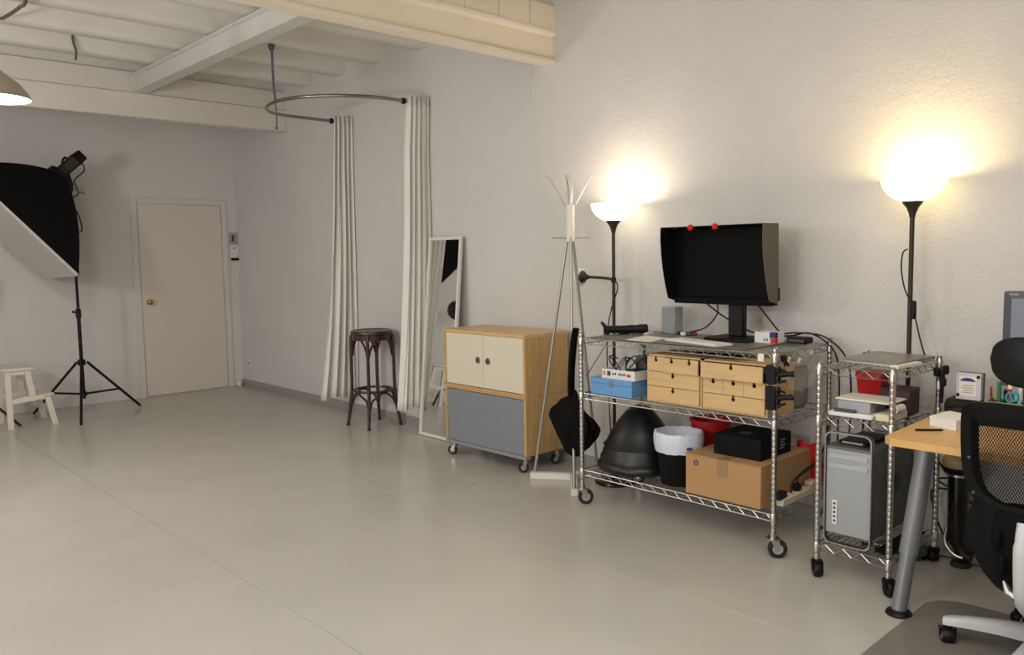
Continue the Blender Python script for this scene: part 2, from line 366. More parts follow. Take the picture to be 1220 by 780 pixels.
o = MB().tube(spline([(1.34, 5.55, 3.245), (1.371, 5.804, 3.05), (1.38, 5.996, 3.05), (1.373, 6.14, 3.05), (1.361, 6.27, 3.05), (1.341, 6.36, 3.05), (1.27, 6.44, 3.08)], 8), .011, 8).out('ceiling_cable', M_khaki, at=(1.3, 5.8, 3.19)); tag(o, 'olive cable looped under the ceiling in the top left corner', 'cable')

# curtain rail and curtains
RZ = 2.63
rail_pts = [(WX, 5.236), (3.803, 5.235), (3.58, 5.24), (3.386, 5.306), (3.233, 5.42), (3.114, 5.576), (3.05, 5.775), (3.06, 5.98), (3.117, 6.16), (3.23, 6.305), (3.403, 6.375), (3.63, 6.378), (3.843, 6.378), (WX, 6.378)]
o = thing('curtain_rail', (WX, 5.73, RZ), 'bent chrome curtain rail curving out from the wall below the ceiling', 'curtain rail')
MB().tube(spline([(x, y, RZ) for x, y in rail_pts], 6), .0135, 12).out('rail_tube', M_rail, o)
for yy in (5.236, 6.378): MB().lathe([(0, 0), (.035, 0), (.035, .006), (.016, .012), (.015, .03)], (WX-.0005, yy, RZ), 18, (-1, 0, 0)).out('wall_flange', M_rail, o)
for p in ((3.795, 5.235), (3.838, 6.378)): MB().lathe([(.0137, -.012), (.024, -.010), (.024, .010), (.0137, .012)], (p[0], p[1], RZ), 14, (1, 0, 0)).out('end_stop', M_black, o)
o = MB().tube(spline([(3.05, 5.91, 3.09), (3.052, 5.905, 3.07), (3.052, 5.90, 2.95), (3.053, 5.90, 2.78), (3.058, 5.895, RZ+.016), (3.035, 5.885, RZ), (3.058, 5.89, RZ-.02), (3.062, 5.89, 2.52), (3.06, 5.89, 2.44)], 6), [.009+.002*(i % 2) if i < 26 else .006 for i in range(49)], 8)
o.sphere((3.052, 5.905, 3.055), .026, (1, 1, 1.4)); o.sphere((3.06, 5.89, 2.435), .012)
o = o.out('rail_rope', M_rope, at=(3.05, 5.91, 3.09)); tag(o, 'blue twisted rope tying the curved rail to the ceiling', 'rope')

def curtain(yc, x0, x1, bx0, bx1, z1, amp, ph, name, label, flare):
    n, m = 140, 26
    def fn(u, v):
        e = v**2.0
        x = (x0+(x1-x0)*u)*(1-e)+(bx0+(bx1-bx0)*u)*e
        a = amp*(.45+.75*min(1, v*6)**.5*(.75+.35*e))
        w = math.sin(2*math.pi*4.6*u+ph+.9*math.sin(2.2*v+ph)+1.3*math.sin(3.1*u+ph)) + .45*math.sin(2*math.pi*9.3*u+2*ph+1.8*v) + .25*math.sin(2*math.pi*15*u-ph)
        y = yc-.034+(.034*min(1, v*6)) + a*w*.75 + flare*e*(1-u)
        z = 2.672+(z1-2.672)*v - .012*e*math.sin(9*u+ph)+.006*(1-v)*math.sin(40*u)
        return (x, y, z)
    o = MB().grid(fn, n, m).out(name, M_cloth, at=((x0+x1)/2, yc, 2.6), solid=.003, smooth=80)
    o['label'] = label; o['category'] = 'curtain'; o['group'] = 'white curtains on the curved rail'; return o
curtain(5.240, 3.818, 4.018, 3.72, 4.0, .20, .030, .3, 'curtain', 'white gathered curtain nearer the leaning mirror, right of the bar stool', .06)
curtain(6.378, 3.84, 4.018, 3.66, 4.015, .16, .036, 1.7, 'curtain', 'white gathered curtain behind the left of the bar stool, nearer the door', .06)

# ------------------------------------------------------------------ bentwood bar stool
SX, SY = 3.80, 5.79
o = thing('bar_stool', (SX, SY, 0), 'dark brown bentwood bar stool with round seat between the curtains', 'stool')
MB().lathe([(0, .778), (.165, .778), (.176, .784), (.178, .80), (.172, .812), (.16, .816), (.15, .808), (0, .806)], (SX, SY, 0), 40).out('seat', M_stool, o)
MB().lathe([(.150, .735), (.166, .735), (.166, .779), (.150, .779), (.150, .735)], (SX, SY, 0), 40).out('seat_ring', M_stool, o)
legs = []
for k in range(4):
    a = math.radians(45+90*k); ca, sa = math.cos(a), math.sin(a)
    def P(r, z, t=0): return (SX+ca*r-sa*t, SY+sa*r+ca*t, z)
    lg = MB().tube(spline([P(.168, .778), P(.178, .74), P(.181, .6), P(.182, .36), P(.192, .22), P(.213, .08), P(.226, .0)], 5), [.015]*25+[.0145, .014, .0135, .013, .013, .012], 10).out('leg', M_stool, o)
    MB().cyl(P(.226, 0), P(.2235, .018), .0155, .0145, 12).out('foot_tip', M_rubber, lg)
MB().tube([(SX+.163*math.cos(t*math.pi/20), SY+.163*math.sin(t*math.pi/20), .305) for t in range(40)], .011, 8, closed=True).out('foot_ring', M_stool, o)
for z0, zt, rr in ((.60, .765, .168), (.16, .292, .176)):
    for k in range(4):
        a0, a1 = math.radians(45+90*k), math.radians(135+90*k); rb = rr if z0 > .5 else .198
        def Q(f, z, r): a = a0+(a1-a0)*f; return (SX+r*math.cos(a), SY+r*math.sin(a), z)
        # two curved braces rising from neighbouring legs to the ring
        MB().tube(spline([Q(.02, z0, rb), Q(.09, z0+.07, rr-.004), Q(.22, zt-.035, rr-.010), Q(.40, zt-.002, rr-.012), Q(.5, zt, rr-.013), Q(.60, zt-.002, rr-.012), Q(.78, zt-.035, rr-.010), Q(.91, z0+.07, rr-.004), Q(.98, z0, rb)], 4), .0095, 8).out('brace', M_stool, o)

# ------------------------------------------------------------------ leaning mirror
o = thing('leaning_mirror', (3.86, 5.0, 0), 'tall narrow mirror in a thin white frame leaning on the wall', 'mirror')
B0, B1 = Vector((3.848, 5.20, 0.0)), Vector((3.848, 4.79, 0.0)); up = Vector((.152, 0, 1.568)); un = up.normalized(); nn = Vector((0, 1, 0)).cross(un).normalized()
if nn.x > 0: nn = -nn
def mir(y0, y1, s0, s1, d0, d1, mb):
    vs = []   # right edge stands a little farther from the wall
    for y in (y0, y1):
        for s_ in (s0, s1):
            for d_ in (d0, d1): vs.append(mb.bm.verts.new(Vector((3.848+(y-5.0)*.015, y, 0.004))+un*s_+nn*d_))
    for f in ((0, 1, 3, 2), (4, 6, 7, 5), (0, 4, 5, 1), (2, 3, 7, 6), (0, 2, 6, 4), (1, 5, 7, 3)): mb.bm.faces.new([vs[i] for i in f])
    return mb
LM = up.length
for y0, y1, s0, s1, nm in ((5.20, 5.178, 0, LM, 'frame_side'), (4.79, 4.812, 0, LM, 'frame_side'), (5.178, 4.812, 0, .022, 'frame_bottom'), (5.178, 4.812, LM-.022, LM, 'frame_top')):
    mir(y0, y1, s0, s1, 0, .022, MB()).out(nm, M_mirrorframe, o)
mir(5.179, 4.811, .021, LM-.021, .004, .012, MB()).out('mirror_glass', M_mirror, o)

# ------------------------------------------------------------------ casters
def caster(parent, x, y, ztop, r=.035, w=.022, ang=0.0, mf=None, mw=None, name='caster', twin=False, hub=None):
    mf = mf or M_steel; mw = mw or M_rubber; ca, sa = math.cos(ang), math.sin(ang)
    off = r*.45; cx, cy, cz = x+ca*off, y+sa*off, r+.0005
    ax = Vector((-sa, ca, 0)); mb = MB()
    mb.cyl((x, y, ztop-.012), (x, y, ztop), r*.5, n=14)
    mb.cyl((x, y, r*2.0), (x, y, ztop-.010), r*.42, n=14)
    for sgn in (-1, 1):
        q = Vector((cx, cy, cz))+ax*(w/2+.004)*sgn
        pts = [Vector((x, y, r*2.25))+ax*(w/2+.004)*sgn]
        mb.tube([pts[0]-Vector((ca, sa, 0))*r*.2, pts[0].lerp(q, .55), q-Vector((0, 0, r*.15))], [r*.36, r*.36, r*.22], 6)
    mb.box((-r*.62, -w/2-.006, -.004), (r*.62, w/2+.006, .004), .001, rot=None)
    vs = mb.bm.verts[:][-1:]
    # plate made at origin: move it on top of the fork
    mb2 = MB(); mb2.cyl((x, y, r*2.02), (x, y, r*2.2), r*.72, n=14)
    mb.bm.free(); mb = mb2
    mb.cyl((x, y, r*2.1), (x, y, ztop), r*.36, n=12)
    for sgn in (-1, 1):
        q = Vector((cx, cy, cz))+ax*(w/2+.0035)*sgn; t = Vector((x+ca*r*.15, y+sa*r*.15, r*2.08))+ax*(w/2+.0035)*sgn
        d_ = Vector((ca, sa, 0))*r*.34; a_ = ax*.0022
        for tt in (-1, 1): pass
        V = [mb.bm.verts.new(p) for p in (t-d_*1.4-a_, t+d_*1.2-a_, q+d_*.6-a_, q-d_*.6-Vector((0, 0, r*.2))-a_, t-d_*1.4+a_, t+d_*1.2+a_, q+d_*.6+a_, q-d_*.6-Vector((0, 0, r*.2))+a_)]
        for f in ((0, 1, 2, 3), (7, 6, 5, 4), (0, 4, 5, 1), (1, 5, 6, 2), (2, 6, 7, 3), (3, 7, 4, 0)): mb.bm.faces.new([V[i] for i in f])
    c = mb.out(name, mf, parent)
    wprof = [(r*.55, -w/2), (r*.86, -w/2), (r, -w*.3), (r, w*.3), (r*.86, w/2), (r*.55, w/2)]
    MB().lathe(wprof, (cx, cy, cz), 22, ax).out('wheel', mw, c)
    MB().lathe([(0, -w/2-.001), (r*.58, -w/2+.001), (r*.58, w/2-.001), (0, w/2+.001)], (cx, cy, cz), 18, ax).out('wheel_hub', hub or M_greyplast, c)
    return c

# ------------------------------------------------------------------ cabinet on casters
X0, X1, Y0, Y1 = 3.58, 3.985, 3.70, 4.53
ZB, ZM, ZT = .118, .503, .912
o = thing('storage_cabinet', (3.78, 4.115, 0), 'birch cabinet on casters with two cream doors above a grey shutter', 'cabinet')
def cab(z0, z1, nm):
    c = MB(); t = .02
    c.box((X0, Y0, z0), (X1, Y0+t, z1), .0012); c.box((X0, Y1-t, z0), (X1, Y1, z1), .0012)
    c.box((X0+(.03 if nm == 'l' else 0), Y0+t, z0), (X1, Y1-t, z0+t)); c.box((X1-.012, Y0+t, z0+t), (X1, Y1-t, z1-t))
    return c
c = cab(ZM, ZT, 'u'); up_ = c.out('upper_body', M_birch, o)
MB().box((X0-.004, Y0-.001, ZT-.022), (X1+.0, Y1+.001, ZT), .0015).out('top_panel', M_birchtop, o)
c = cab(ZB, ZM-.001, 'l'); c.box((X0, Y0+.02, ZM-.012), (X1, Y1-.02, ZM-.001)); c.out('lower_body', M_birch, o)
ym = 4.113
for a, b, hy in ((ym+.0015, Y1-.022, ym+.052), (Y0+.022, ym-.0015, ym-.050)):
    dd = MB().box((X0+.002, a, ZM+.024), (X0+.020, b, ZT-.024), .001).out('door', M_creamdoor, o)
    pl = MB().lathe([(.012, .0), (.022, .0), (.024, .002), (.022, .005), (.017, .005), (.013, -.004)], (X0+.002, hy, .713), 24, (-1, 0, 0)).out('cup_pull', M_steel, dd)
    MB().cyl((X0+.0021, hy, .713), (X0-.0008, hy, .713), .0155, n=20).out('pull_recess', M_dgrey, dd)
tb = MB(); zt0, zt1, nsl = ZB+.001, ZM-.018, 24
for k in range(nsl):
    z = zt0+(zt1-zt0)*k/nsl; hh = (zt1-zt0)/nsl
    tb.prism([(0, 0), (.0115, .0), (.013, hh*.25), (.013, hh*.8), (.0115, hh*.97), (0, hh*.97)], Y1-Y0-.044, (X0+.018, Y0+.022, z), (-1, 0, 0), (0, 0, 1))
tb.out('tambour_shutter', M_tambour, o)['kind'] = 'stuff'
MB().box((X0-.004, Y0+.002, ZB-.024), (X0+.04, Y1-.002, ZB-.001), .002).out('bottom_rail', M_greyrail, o)
MB().box((X0+.04, Y0+.03, ZB-.016), (X1-.02, Y1-.03, ZB-.001)).out('base_board', M_greyrail, o)
for (x, y, a) in ((3.615, 4.48, 2.2), (3.625, 3.755, 2.5), (3.93, 3.76, 2.8), (3.93, 4.48, 2.4)): caster(o, x, y, ZB-.014, .034, .024, a, M_chrome)

# ------------------------------------------------------------------ coat stand
C0 = Vector((3.705, 3.41, 0)); ends = [Vector((3.545, 3.63, 0)), Vector((3.45, 3.165, 0)), Vector((3.955, 3.40, 0))]
o = thing('coat_stand', C0, 'tall white metal tripod coat stand with thin hooks beside the wire cart', 'coat stand')
for e in ends:
    dv = (e-C0).normalized(); n_ = Vector((-dv.y, dv.x, 0))*.02; p = [C0+dv*.004-n_, e-n_, e+n_, C0+dv*.004+n_]
    m = MB(); V = [m.bm.verts.new(q+Vector((0, 0, z))) for z in (.002, .042) for q in p]
    for f in ((0, 1, 2, 3), (7, 6, 5, 4), (0, 4, 5, 1), (1, 5, 6, 2), (2, 6, 7, 3), (3, 7, 4, 0)): m.bm.faces.new([V[i] for i in f])
    m.out('base_bar', M_mirrorframe, o)
for e in ends:
    b_ = e.lerp(C0, .10)+Vector((0, 0, .042)); t_ = C0+(e-C0).normalized()*.018+Vector((0, 0, 1.53))
    MB().tube([b_, t_], .0095, 10).out('rod', M_greywood, o)
MB().cyl(C0+Vector((0, 0, 1.50)), C0+Vector((0, 0, 1.725)), .027, n=16).out('hub_sleeve', M_mirrorframe, o)
MB().tube(spline([C0+Vector((0, 0, 1.725)), C0+Vector((.004, -.004, 1.79)), C0+Vector((.0, .0, 1.85)), C0+Vector((-.012, .012, 1.905))], 4), [.012]*6+[.013]*6+[.009], 10).out('top_peg', M_greywood, o)
for a_, sg in ((-.62, 1), (2.52, 1), (.9, .6)):
    dv = Vector((math.cos(a_), math.sin(a_), 0)); hk = MB()
    hk.tube([C0+dv*.02+Vector((0, 0, 1.70)), C0+dv*.125+Vector((0, 0, 1.885)), C0+dv*.15+Vector((0, 0, 1.895))], .0022, 8); hk.out('upper_hook', M_greywood, o)
for a_ in (-.70, 2.44, .87):
    dv = Vector((math.cos(a_), math.sin(a_), 0))
    MB().tube([C0+dv*.02+Vector((0, 0, 1.523)), C0+dv*.115+Vector((0, 0, 1.523))], .004, 8).out('lower_hook', M_greywood, o)

# bag hanging on the stand
def blob(mb, c, r, sc, n=24, seed=0, amp=.12):
    st = len(mb.bm.verts); mb.sphere((0, 0, 0), r, sc, n); mb.bm.verts.ensure_lookup_table()
    rnd = random.Random(seed); ph = [rnd.uniform(0, 6) for _ in range(6)]
    for v in mb.bm.verts[st:]:
        p = v.co/r; k = 1+amp*(math.sin(5*p.x+ph[0])*math.cos(4*p.z+ph[1])+.6*math.sin(9*p.z+ph[2]+3*p.y))
        v.co = Vector(c)+v.co*k
    return mb
o = thing('hanging_bag', (3.50, 3.22, .98), 'slack black nylon bag hanging by a strap from the coat stand', 'bag')
m = MB()
def bagfn(u, v):
    a = 2*math.pi*u; t = v
    prof_ = [(0, .02), (.10, .045), (.2, .115), (.35, .155), (.5, .15), (.7, .115), (.85, .075), (.95, .05), (1, .004)]
    for (t0, r0), (t1, r1) in zip(prof_, prof_[1:]):
        if t0 <= t <= t1: rr = r0+(r1-r0)*(t-t0)/(t1-t0); break
    k = 1+.14*math.sin(5*a+3*t)+.10*math.sin(9*a-6*t)+.05*math.sin(14*a+9*t)
    skew = .05*math.sin(2.5*t)
    y = 3.22+rr*1.05*k*math.cos(a)-.02+skew*.6+.03*t
    x = 3.53+rr*.42*k*math.sin(a)
    z = .57-.36*t+(.05*math.cos(a) if t < .6 else .05*math.cos(a)*(1-t)/.4)
    return (x, y, z)
m.grid(bagfn, 36, 24, closeu=True).out('bag_body', M_blackfab, o, smooth=60)
st = MB(); 
for dx in (0, .018): st.tube(spline([(3.535+dx, 3.225, .985), (3.53+dx, 3.235, .93), (3.52+dx, 3.25, .75), (3.52+dx, 3.255, .6), (3.53, 3.24, .53)], 5), [.016]*21, 6)
st.out('strap', M_blackfab, o)
MB().tube(spline([(3.56, 3.34, .50), (3.56, 3.385, .47), (3.56, 3.37, .44)], 4), .008, 6).out('strap_end', M_blackfab, o)

# ------------------------------------------------------------------ wire shelving
def wire_shelf(parent, x0, x1, y0, y1, z, name='wire_shelf'):
    m = MB(); r = .0021; dz = .030; R = .0032
    # rims
    for zz, e in ((z-.004, 0), (z-.004-dz, 0)):
        m.tube([(x0, y0, zz), (x1, y0, zz), (x1, y1, zz), (x0, y1, zz)], R, 6, closed=True)
    # truss zigzag on the four sides
    for a, b in (((x0, y0), (x1, y0)), ((x1, y0), (x1, y1)), ((x1, y1), (x0, y1)), ((x0, y1), (x0, y0))):
        a, b = Vector((*a, 0)), Vector((*b, 0)); L = (b-a).length; n = max(2, round(L/.075)); pts = []
        for i in range(2*n+1):
            p = a.lerp(b, i/(2*n)); pts.append(Vector((p.x, p.y, z-.004 if i % 2 else z-.004-dz)))
        m.tube(pts, r, 5)
    n = int((y1-y0)/.025)
    for i in range(1, n): m.tube([(x0, y0+(y1-y0)*i/n, z-.0025), (x1, y0+(y1-y0)*i/n, z-.0025)], .0021, 4)
    k = max(1, round((x1-x0)/.22))
    for i in range(1, k+1):
        xx = x0+(x1-x0)*i/(k+1); m.tube([(xx, y0, z-.007), (xx, y1, z-.007)], R, 5)
        pts = [(xx, y0+(y1-y0)*j/24, z-.007 if j % 2 else z-.007-dz*.7) for j in range(25)]; m.tube(pts, r, 4)
    for x in (x0, x1):
        for y in (y0, y1): m.lathe([(.0152, -.042), (.017, -.04), (.0158, .002), (.0145, .004)], (x, y, z), 14)
    return m.out(name, M_chrome, parent)
def post(parent, x, y, z0, z1):
    pr = [(0, z0)]; z = z0; R = .0127
    while z < z1-.02:
        pr += [(R, z), (R, z+.0225), (R-.0005, z+.0235), (R-.0005, z+.0245)]; z += .0254
    pr += [(R, z), (R, z1-.004), (R-.004, z1), (0, z1)]
    return MB().lathe(pr, (x, y, 0), 12).out('post', M_chrome, parent)
CX0, CX1, CY0, CY1 = 3.375, 3.915, 1.85, 3.035
cart = thing('wire_cart', ((CX0+CX1)/2, (CY0+CY1)/2, 0), 'large three-shelf chrome wire cart on casters below the hooded monitor', 'shelf')
for z in (.205, .645, .955): wire_shelf(cart, CX0, CX1, CY0, CY1, z)
for x in (CX0, CX1):
    for y in (CY0, CY1): post(cart, x, y, .115, .985); caster(cart, x, y, .118, .044, .026, {(CX0, CY1): -.75, (CX0, CY0): -.9}.get((x, y), 2.0), M_chrome)
RX0, RX1, RY0, RY1 = 3.32, 3.825, 1.305, 1.612
rack = thing('wire_rack', ((RX0+RX1)/2, (RY0+RY1)/2, 0), 'narrow chrome wire rack on black casters holding the computer tower', 'shelf')
for z in (.15, .71, .925): wire_shelf(rack, RX0, RX1, RY0, RY1, z)
for x in (RX0, RX1):
    for y in (RY0, RY1): post(rack, x, y, .075, .947); caster(rack, x, y, .085, .032, .036, {(RX0, RY1): -2.4, (RX0, RY0): -2.2}.get((x, y), .6), M_black, M_black, hub=M_black)

# ------------------------------------------------------------------ floor lamps
def floor_lamp(x, y, label, ztop, arm):
    o = thing('floor_lamp', (x, y, 0), label, 'lamp', 'lit uplighter floor lamps')
    MB().lathe([(0, 0), (.122, 0), (.125, .006), (.122, .018), (.09, .028), (.03, .034), (.016, .045), (0, .045)], (x, y, 0), 36).out('base', M_blackgloss, o)
    MB().cyl((x, y, .04), (x, y, ztop-.16), .0105, n=14).out('pole', M_lampgrey if not arm else M_lampgrey, o)
    MB().lathe([(0, ztop-.175), (.012, ztop-.175), (.016, ztop-.155), (.026, ztop-.13), (.045, ztop-.105), (.048, ztop-.098), (0, ztop-.098)], (x, y, 0), 28).out('cone_holder', M_lampgrey, o)
    MB().lathe([(.0, ztop-.100), (.046, ztop-.100), (.075, ztop-.088), (.105, ztop-.065), (.125, ztop-.036), (.134, ztop-.008), (.136, ztop)], (x, y, 0), 40).out('glass_bowl', M_glow if arm else M_glow2, o, solid=.003)
    point('bulb_light', (x, y, ztop-.028), *(LAMP1 if arm else LAMP2), .028)
    cb = MB()
    cb.tube(spline([(x-.012, y+.012, 1.42), (x-.02, y+.03, 1.40), (x-.022, y+.034, 1.33), (x-.016, y+.02, 1.24), (x-.012, y-.01, 1.17), (x-.012, y-.03, 1.10), (x-.012, y-.055, 1.0), (x-.005, y-.075, .93)] if not arm else
                   [(x-.012, y-.012, 1.26), (x-.012, y-.04, 1.235), (x-.012, y-.035, 1.19), (x-.012, y-.012, 1.14), (x-.013, y+.012, 1.07), (x-.016, y+.03, .99), (x-.02, y+.04, .8), (x-.02, y+.02, .4), (x-.02, y+.0, .06)], 6), .0038, 6)
    cb.out('power_cord', M_cable, o)
    if not arm: MB().box((x-.024, y-.032, 1.10), (x-.002, y-.010, 1.185), .006).out('cord_switch', M_black, o)
    if arm:
        am = MB().tube(spline([(x, y-.005, 1.262), (x-.004, y+.06, 1.272), (x-.006, y+.14, 1.276), (x-.008, y+.20, 1.278)], 5), .0085, 10).out('reading_arm', M_lampgrey, o)
        MB().lathe([(0, 0), (.012, 0), (.018, .02), (.034, .045), (.04, .05), (0, .05)], (x-.008, y+.195, 1.278), 20, (0, 1, 0)).out('arm_cone', M_lampgrey, am)
        MB().lathe([(.036, .048), (.056, .062), (.058, .075), (.04, .092), (0, .098)], (x-.008, y+.195, 1.278), 24, (0, 1, 0)).out('reading_shade', M_white, am)
        MB().sphere((x, y, 1.262), .017, (1, 1, 1.3), 14).out('arm_joint', M_black, o)
    return o
floor_lamp(3.845, 3.185, 'black uplighter floor lamp with a side reading arm, behind the coat stand', 1.722, True)
floor_lamp(3.872, 1.455, 'black uplighter floor lamp without side arm, behind the narrow wire rack', 1.736, False)

# ------------------------------------------------------------------ things on the cart's top shelf
ZT_ = .9565
o = thing('hooded_monitor', (3.70, 2.24, ZT_), 'black monitor with a curved grey-sided hood on the wire cart', 'monitor')
pa = [(0, 1.552), (0, 1.50)]
# side cheeks: front edge curves back towards the bottom
XF, XB = 3.60, 3.745; YL, YR = 2.655, 2.045
front = [(XF, 1.553), (XF-.002, 1.49), (XF+.004, 1.42), (XF+.018, 1.34), (XF+.038, 1.26), (XF+.062, 1.19), (XF+.070, 1.172)]
cheek = front+[(XB, 1.155), (XB+.012, 1.175), (XB+.004, 1.545), (XB-.002, 1.552)]
for yy, nm in ((YL-.004, 'hood_side'), (YR, 'hood_side')):
    MB().prism(cheek[::-1], -.004, (0, yy, 0), (1, 0, 0), (0, 0, 1)).out(nm, M_hood if yy == YR else M_blackmatte, o)
MB().box((XF, YR+.001, 1.5525), (XB+.004, YL-.001, 1.5565)).out('hood_top', M_blackmatte, o)
MB().box((3.728, YR+.006, 1.148), (3.762, YL-.006, 1.5523), .003).out('screen_casing', M_screen, o)
MB().box((3.7255, YR+.024, 1.185), (3.7285, YL-.024, 1.54)).out('screen', M_screen, o)
MB().box((3.712, YR+.010, 1.145), (3.729, YL-.010, 1.182), .003).out('lower_bezel', M_screen, o)
MB().box((3.75, YR-.004, 1.17), (3.766, YR+.012, 1.235), .003).out('hood_clip', M_black, o)
MB().box((3.762, 2.28, 1.20), (3.80, 2.44, 1.48), .012).out('rear_bulge', M_black, o)
MB().box((3.757, 2.245, ZT_+.02), (3.80, 2.335, 1.36), .006).out('stand_column', M_black, o)
MB().box((3.64, 2.15, ZT_+.003), (3.855, 2.41, ZT_+.020), .006).out('stand_base', M_black, o)
for i, (yy, lb) in enumerate(((2.452, 'red foam ball on the hood edge, the left one of two'), (2.305, 'red foam ball on the hood edge, the right one of two'))):
    q = MB().sphere((XF-.0165, yy, 1.549), .0165, n=20).out('red_ball', M_redball, at=(XF-.0165, yy, 1.549)); tag(q, lb, 'ball', 'red balls on the monitor hood')
o = thing('desk_speaker', (3.84, 2.75, ZT_), 'small grey upright speaker at the back of the cart top', 'speaker')
MB().box((3.80, 2.705, ZT_+.003), (3.885, 2.797, ZT_+.158), .004).out('cabinet_box', M_greyplast, o)
MB().box((3.797, 2.712, ZT_+.008), (3.8005, 2.790, ZT_+.150), .002).out('front_grille', mat('grille_grey', (140, 146, 152), .6, bump=.4, bscale=300), o)
o = MB().box((3.40, 2.02, ZT_-.0005), (3.90, 3.0, ZT_+.0025)).out('shelf_liner', mat('grey_liner_board', (118, 114, 106), .5, bump=.05), at=(3.65, 2.5, ZT_)); tag(o, 'thin dark grey board lining the top of the wire cart', 'board')
ZL = ZT_+.0030
def flat(poly, z0, z1): return MB().prism(poly, z1-z0, (0, 0, z0))
o = thing('keyboard', (3.55, 2.34, ZL), 'thin white keyboard lying in front of the hooded monitor', 'keyboard')
kp = [(3.445, 2.195), (3.56, 2.175), (3.665, 2.49), (3.552, 2.53)]
kpl = [(3.37, 2.22), (3.485, 2.20), (3.575, 2.52), (3.46, 2.555)]
Rk = Matrix.Rotation(math.radians(-15), 3, 'Z')
def loc2(x, y, z, c=(3.515, 2.36), a=math.radians(-14)): return (c[0]+x*math.cos(a)-y*math.sin(a), c[1]+x*math.sin(a)+y*math.cos(a), z)
m = MB(); V = [m.bm.verts.new(loc2(x, y, z)) for z in (ZL, ZL+.008) for x, y in ((-.058, -.19), (.058, -.19), (.058, .19), (-.058, .19))]
for f in ((3, 2, 1, 0), (4, 5, 6, 7), (0, 1, 5, 4), (1, 2, 6, 5), (2, 3, 7, 6), (3, 0, 4, 7)): m.bm.faces.new([V[i] for i in f])
m.out('key_tray', M_white, o)
m = MB()
for i in range(6):
    for j in range(15):
        x = -.050+i*.0168; y = -.178+j*.0240
        V = [m.bm.verts.new(loc2(x+a, y+b, z)) for z in (ZL+.008, ZL+.011) for a, b in ((0, 0), (.0145, 0), (.0145, .021), (0, .021))]
        for f in ((4, 5, 6, 7), (0, 1, 5, 4), (1, 2, 6, 5), (2, 3, 7, 6), (3, 0, 4, 7)): m.bm.faces.new([V[q] for q in f])
m.out('keys', M_paper, o)['kind'] = 'stuff'
o = flat([(3.40, 2.73), (3.385, 2.56), (3.60, 2.60), (3.645, 2.79)], ZL, ZL+.002).out('paper_sheet', M_paper, at=(3.5, 2.67, ZL)); tag(o, 'white paper sheet lying on the cart top left of the keyboard', 'paper')
o = flat([(3.70, 2.93), (3.70, 2.82), (3.76, 2.82), (3.76, 2.93)], ZL, ZL+.012).out('paper_pad', M_paper, at=(3.73, 2.87, ZL)); tag(o, 'small white pad between the black handset and the speaker', 'paper')
o = thing('handset', (3.64, 2.93, ZL), 'black barrel-shaped handset lying at the left end of the cart top', 'handset')
hp = [(3.56, 3.005, ZL+.030), (3.60, 2.965, ZL+.030), (3.66, 2.90, ZL+.030), (3.71, 2.85, ZL+.030), (3.725, 2.835, ZL+.030)]
MB().tube(spline(hp, 5), [.022]*9+[.024]*4+[.028]*6+[.024, .016], 14).out('barrel', M_black, o)
MB().box((3.548, 2.988, ZL), (3.575, 3.022, ZL+.048), .004, rot=(0, 0, math.radians(45))).out('foot', M_black, o)
MB().tube([(3.565, 3.0, ZL+.03), (3.545, 3.03, ZL+.072)], [.012, .008], 8).out('lever', M_black, o)
MB().box((3.60, 2.92, ZL), (3.66, 2.95, ZL+.012), .003, rot=(0, 0, -.8)).out('cradle', M_black, o)
o = thing('small_parcel', (3.74, 2.085, ZL), 'small white carton with red and navy squares right of the monitor stand', 'box')
MB().box((3.70, 2.03, ZL), (3.79, 2.145, ZL+.055), .001).out('carton', M_white, o)
MB().box((3.6985, 2.028, ZL+.028), (3.722, 2.060, ZL+.056)).out('navy_square', M_bluesq, o)
MB().box((3.6985, 2.028, ZL+.002), (3.722, 2.056, ZL+.027)).out('red_square', M_redsq, o)
for k in range(3): MB().box((3.6993, 2.070+.009*k, ZL+.010), (3.7001, 2.075+.009*k, ZL+.026-.004*(k % 2))).out('navy_mark', M_bluesq, o)
o = MB().box((3.76, 1.90, ZL), (3.84, 2.005, ZL+.032), .005).out('usb_hub', M_black, at=(3.8, 1.95, ZL)); tag(o, 'flat black hub box at the right end of the cart top', 'hub')
MB().box((3.7585, 1.91, ZL+.01), (3.7605, 1.995, ZL+.022)).out('port_strip', M_dgrey, o)
o = thing('cable_connectors', (3.79, 2.60, ZL), 'small tangle of plugs on the cart top beside the grey speaker', 'plugs')
for i, (a, b, c_, mm) in enumerate(((3.80, 2.665, .012, M_black), (3.775, 2.63, .016, M_white), (3.79, 2.60, .013, M_dgrey), (3.81, 2.58, .009, M_dred))):
    MB().box((a-.016, b-.014, ZL), (a+.016, b+.014, ZL+.02), .004, rot=(0, 0, i*.7)).out('plug', mm, o)
def cable(name, pts, r, label, m=None, n=8):
    o = MB().tube(spline(pts, n), r, 7).out(name, m or M_cable, at=pts[0]); tag(o, label, 'cable'); return o
cable('monitor_cable', [(3.765, 2.41, 1.17), (3.79, 2.42, 1.09), (3.80, 2.50, 1.01), (3.80, 2.60, ZL+.02), (3.81, 2.66, ZL+.012)], .004, 'black cable drooping from the monitor to the speaker plugs')
cable('monitor_cable', [(3.78, 2.52, 1.17), (3.82, 2.43, 1.09), (3.845, 2.33, 1.03), (3.85, 2.22, .99), (3.86, 2.05, .985), (3.87, 1.93, ZL+.045), (3.885, 1.82, .93), (3.89, 1.79, .80), (3.89, 1.79, .6), (3.885, 1.79, .35)], .0045, 'black cable crossing behind the monitor stand and falling over the cart end')
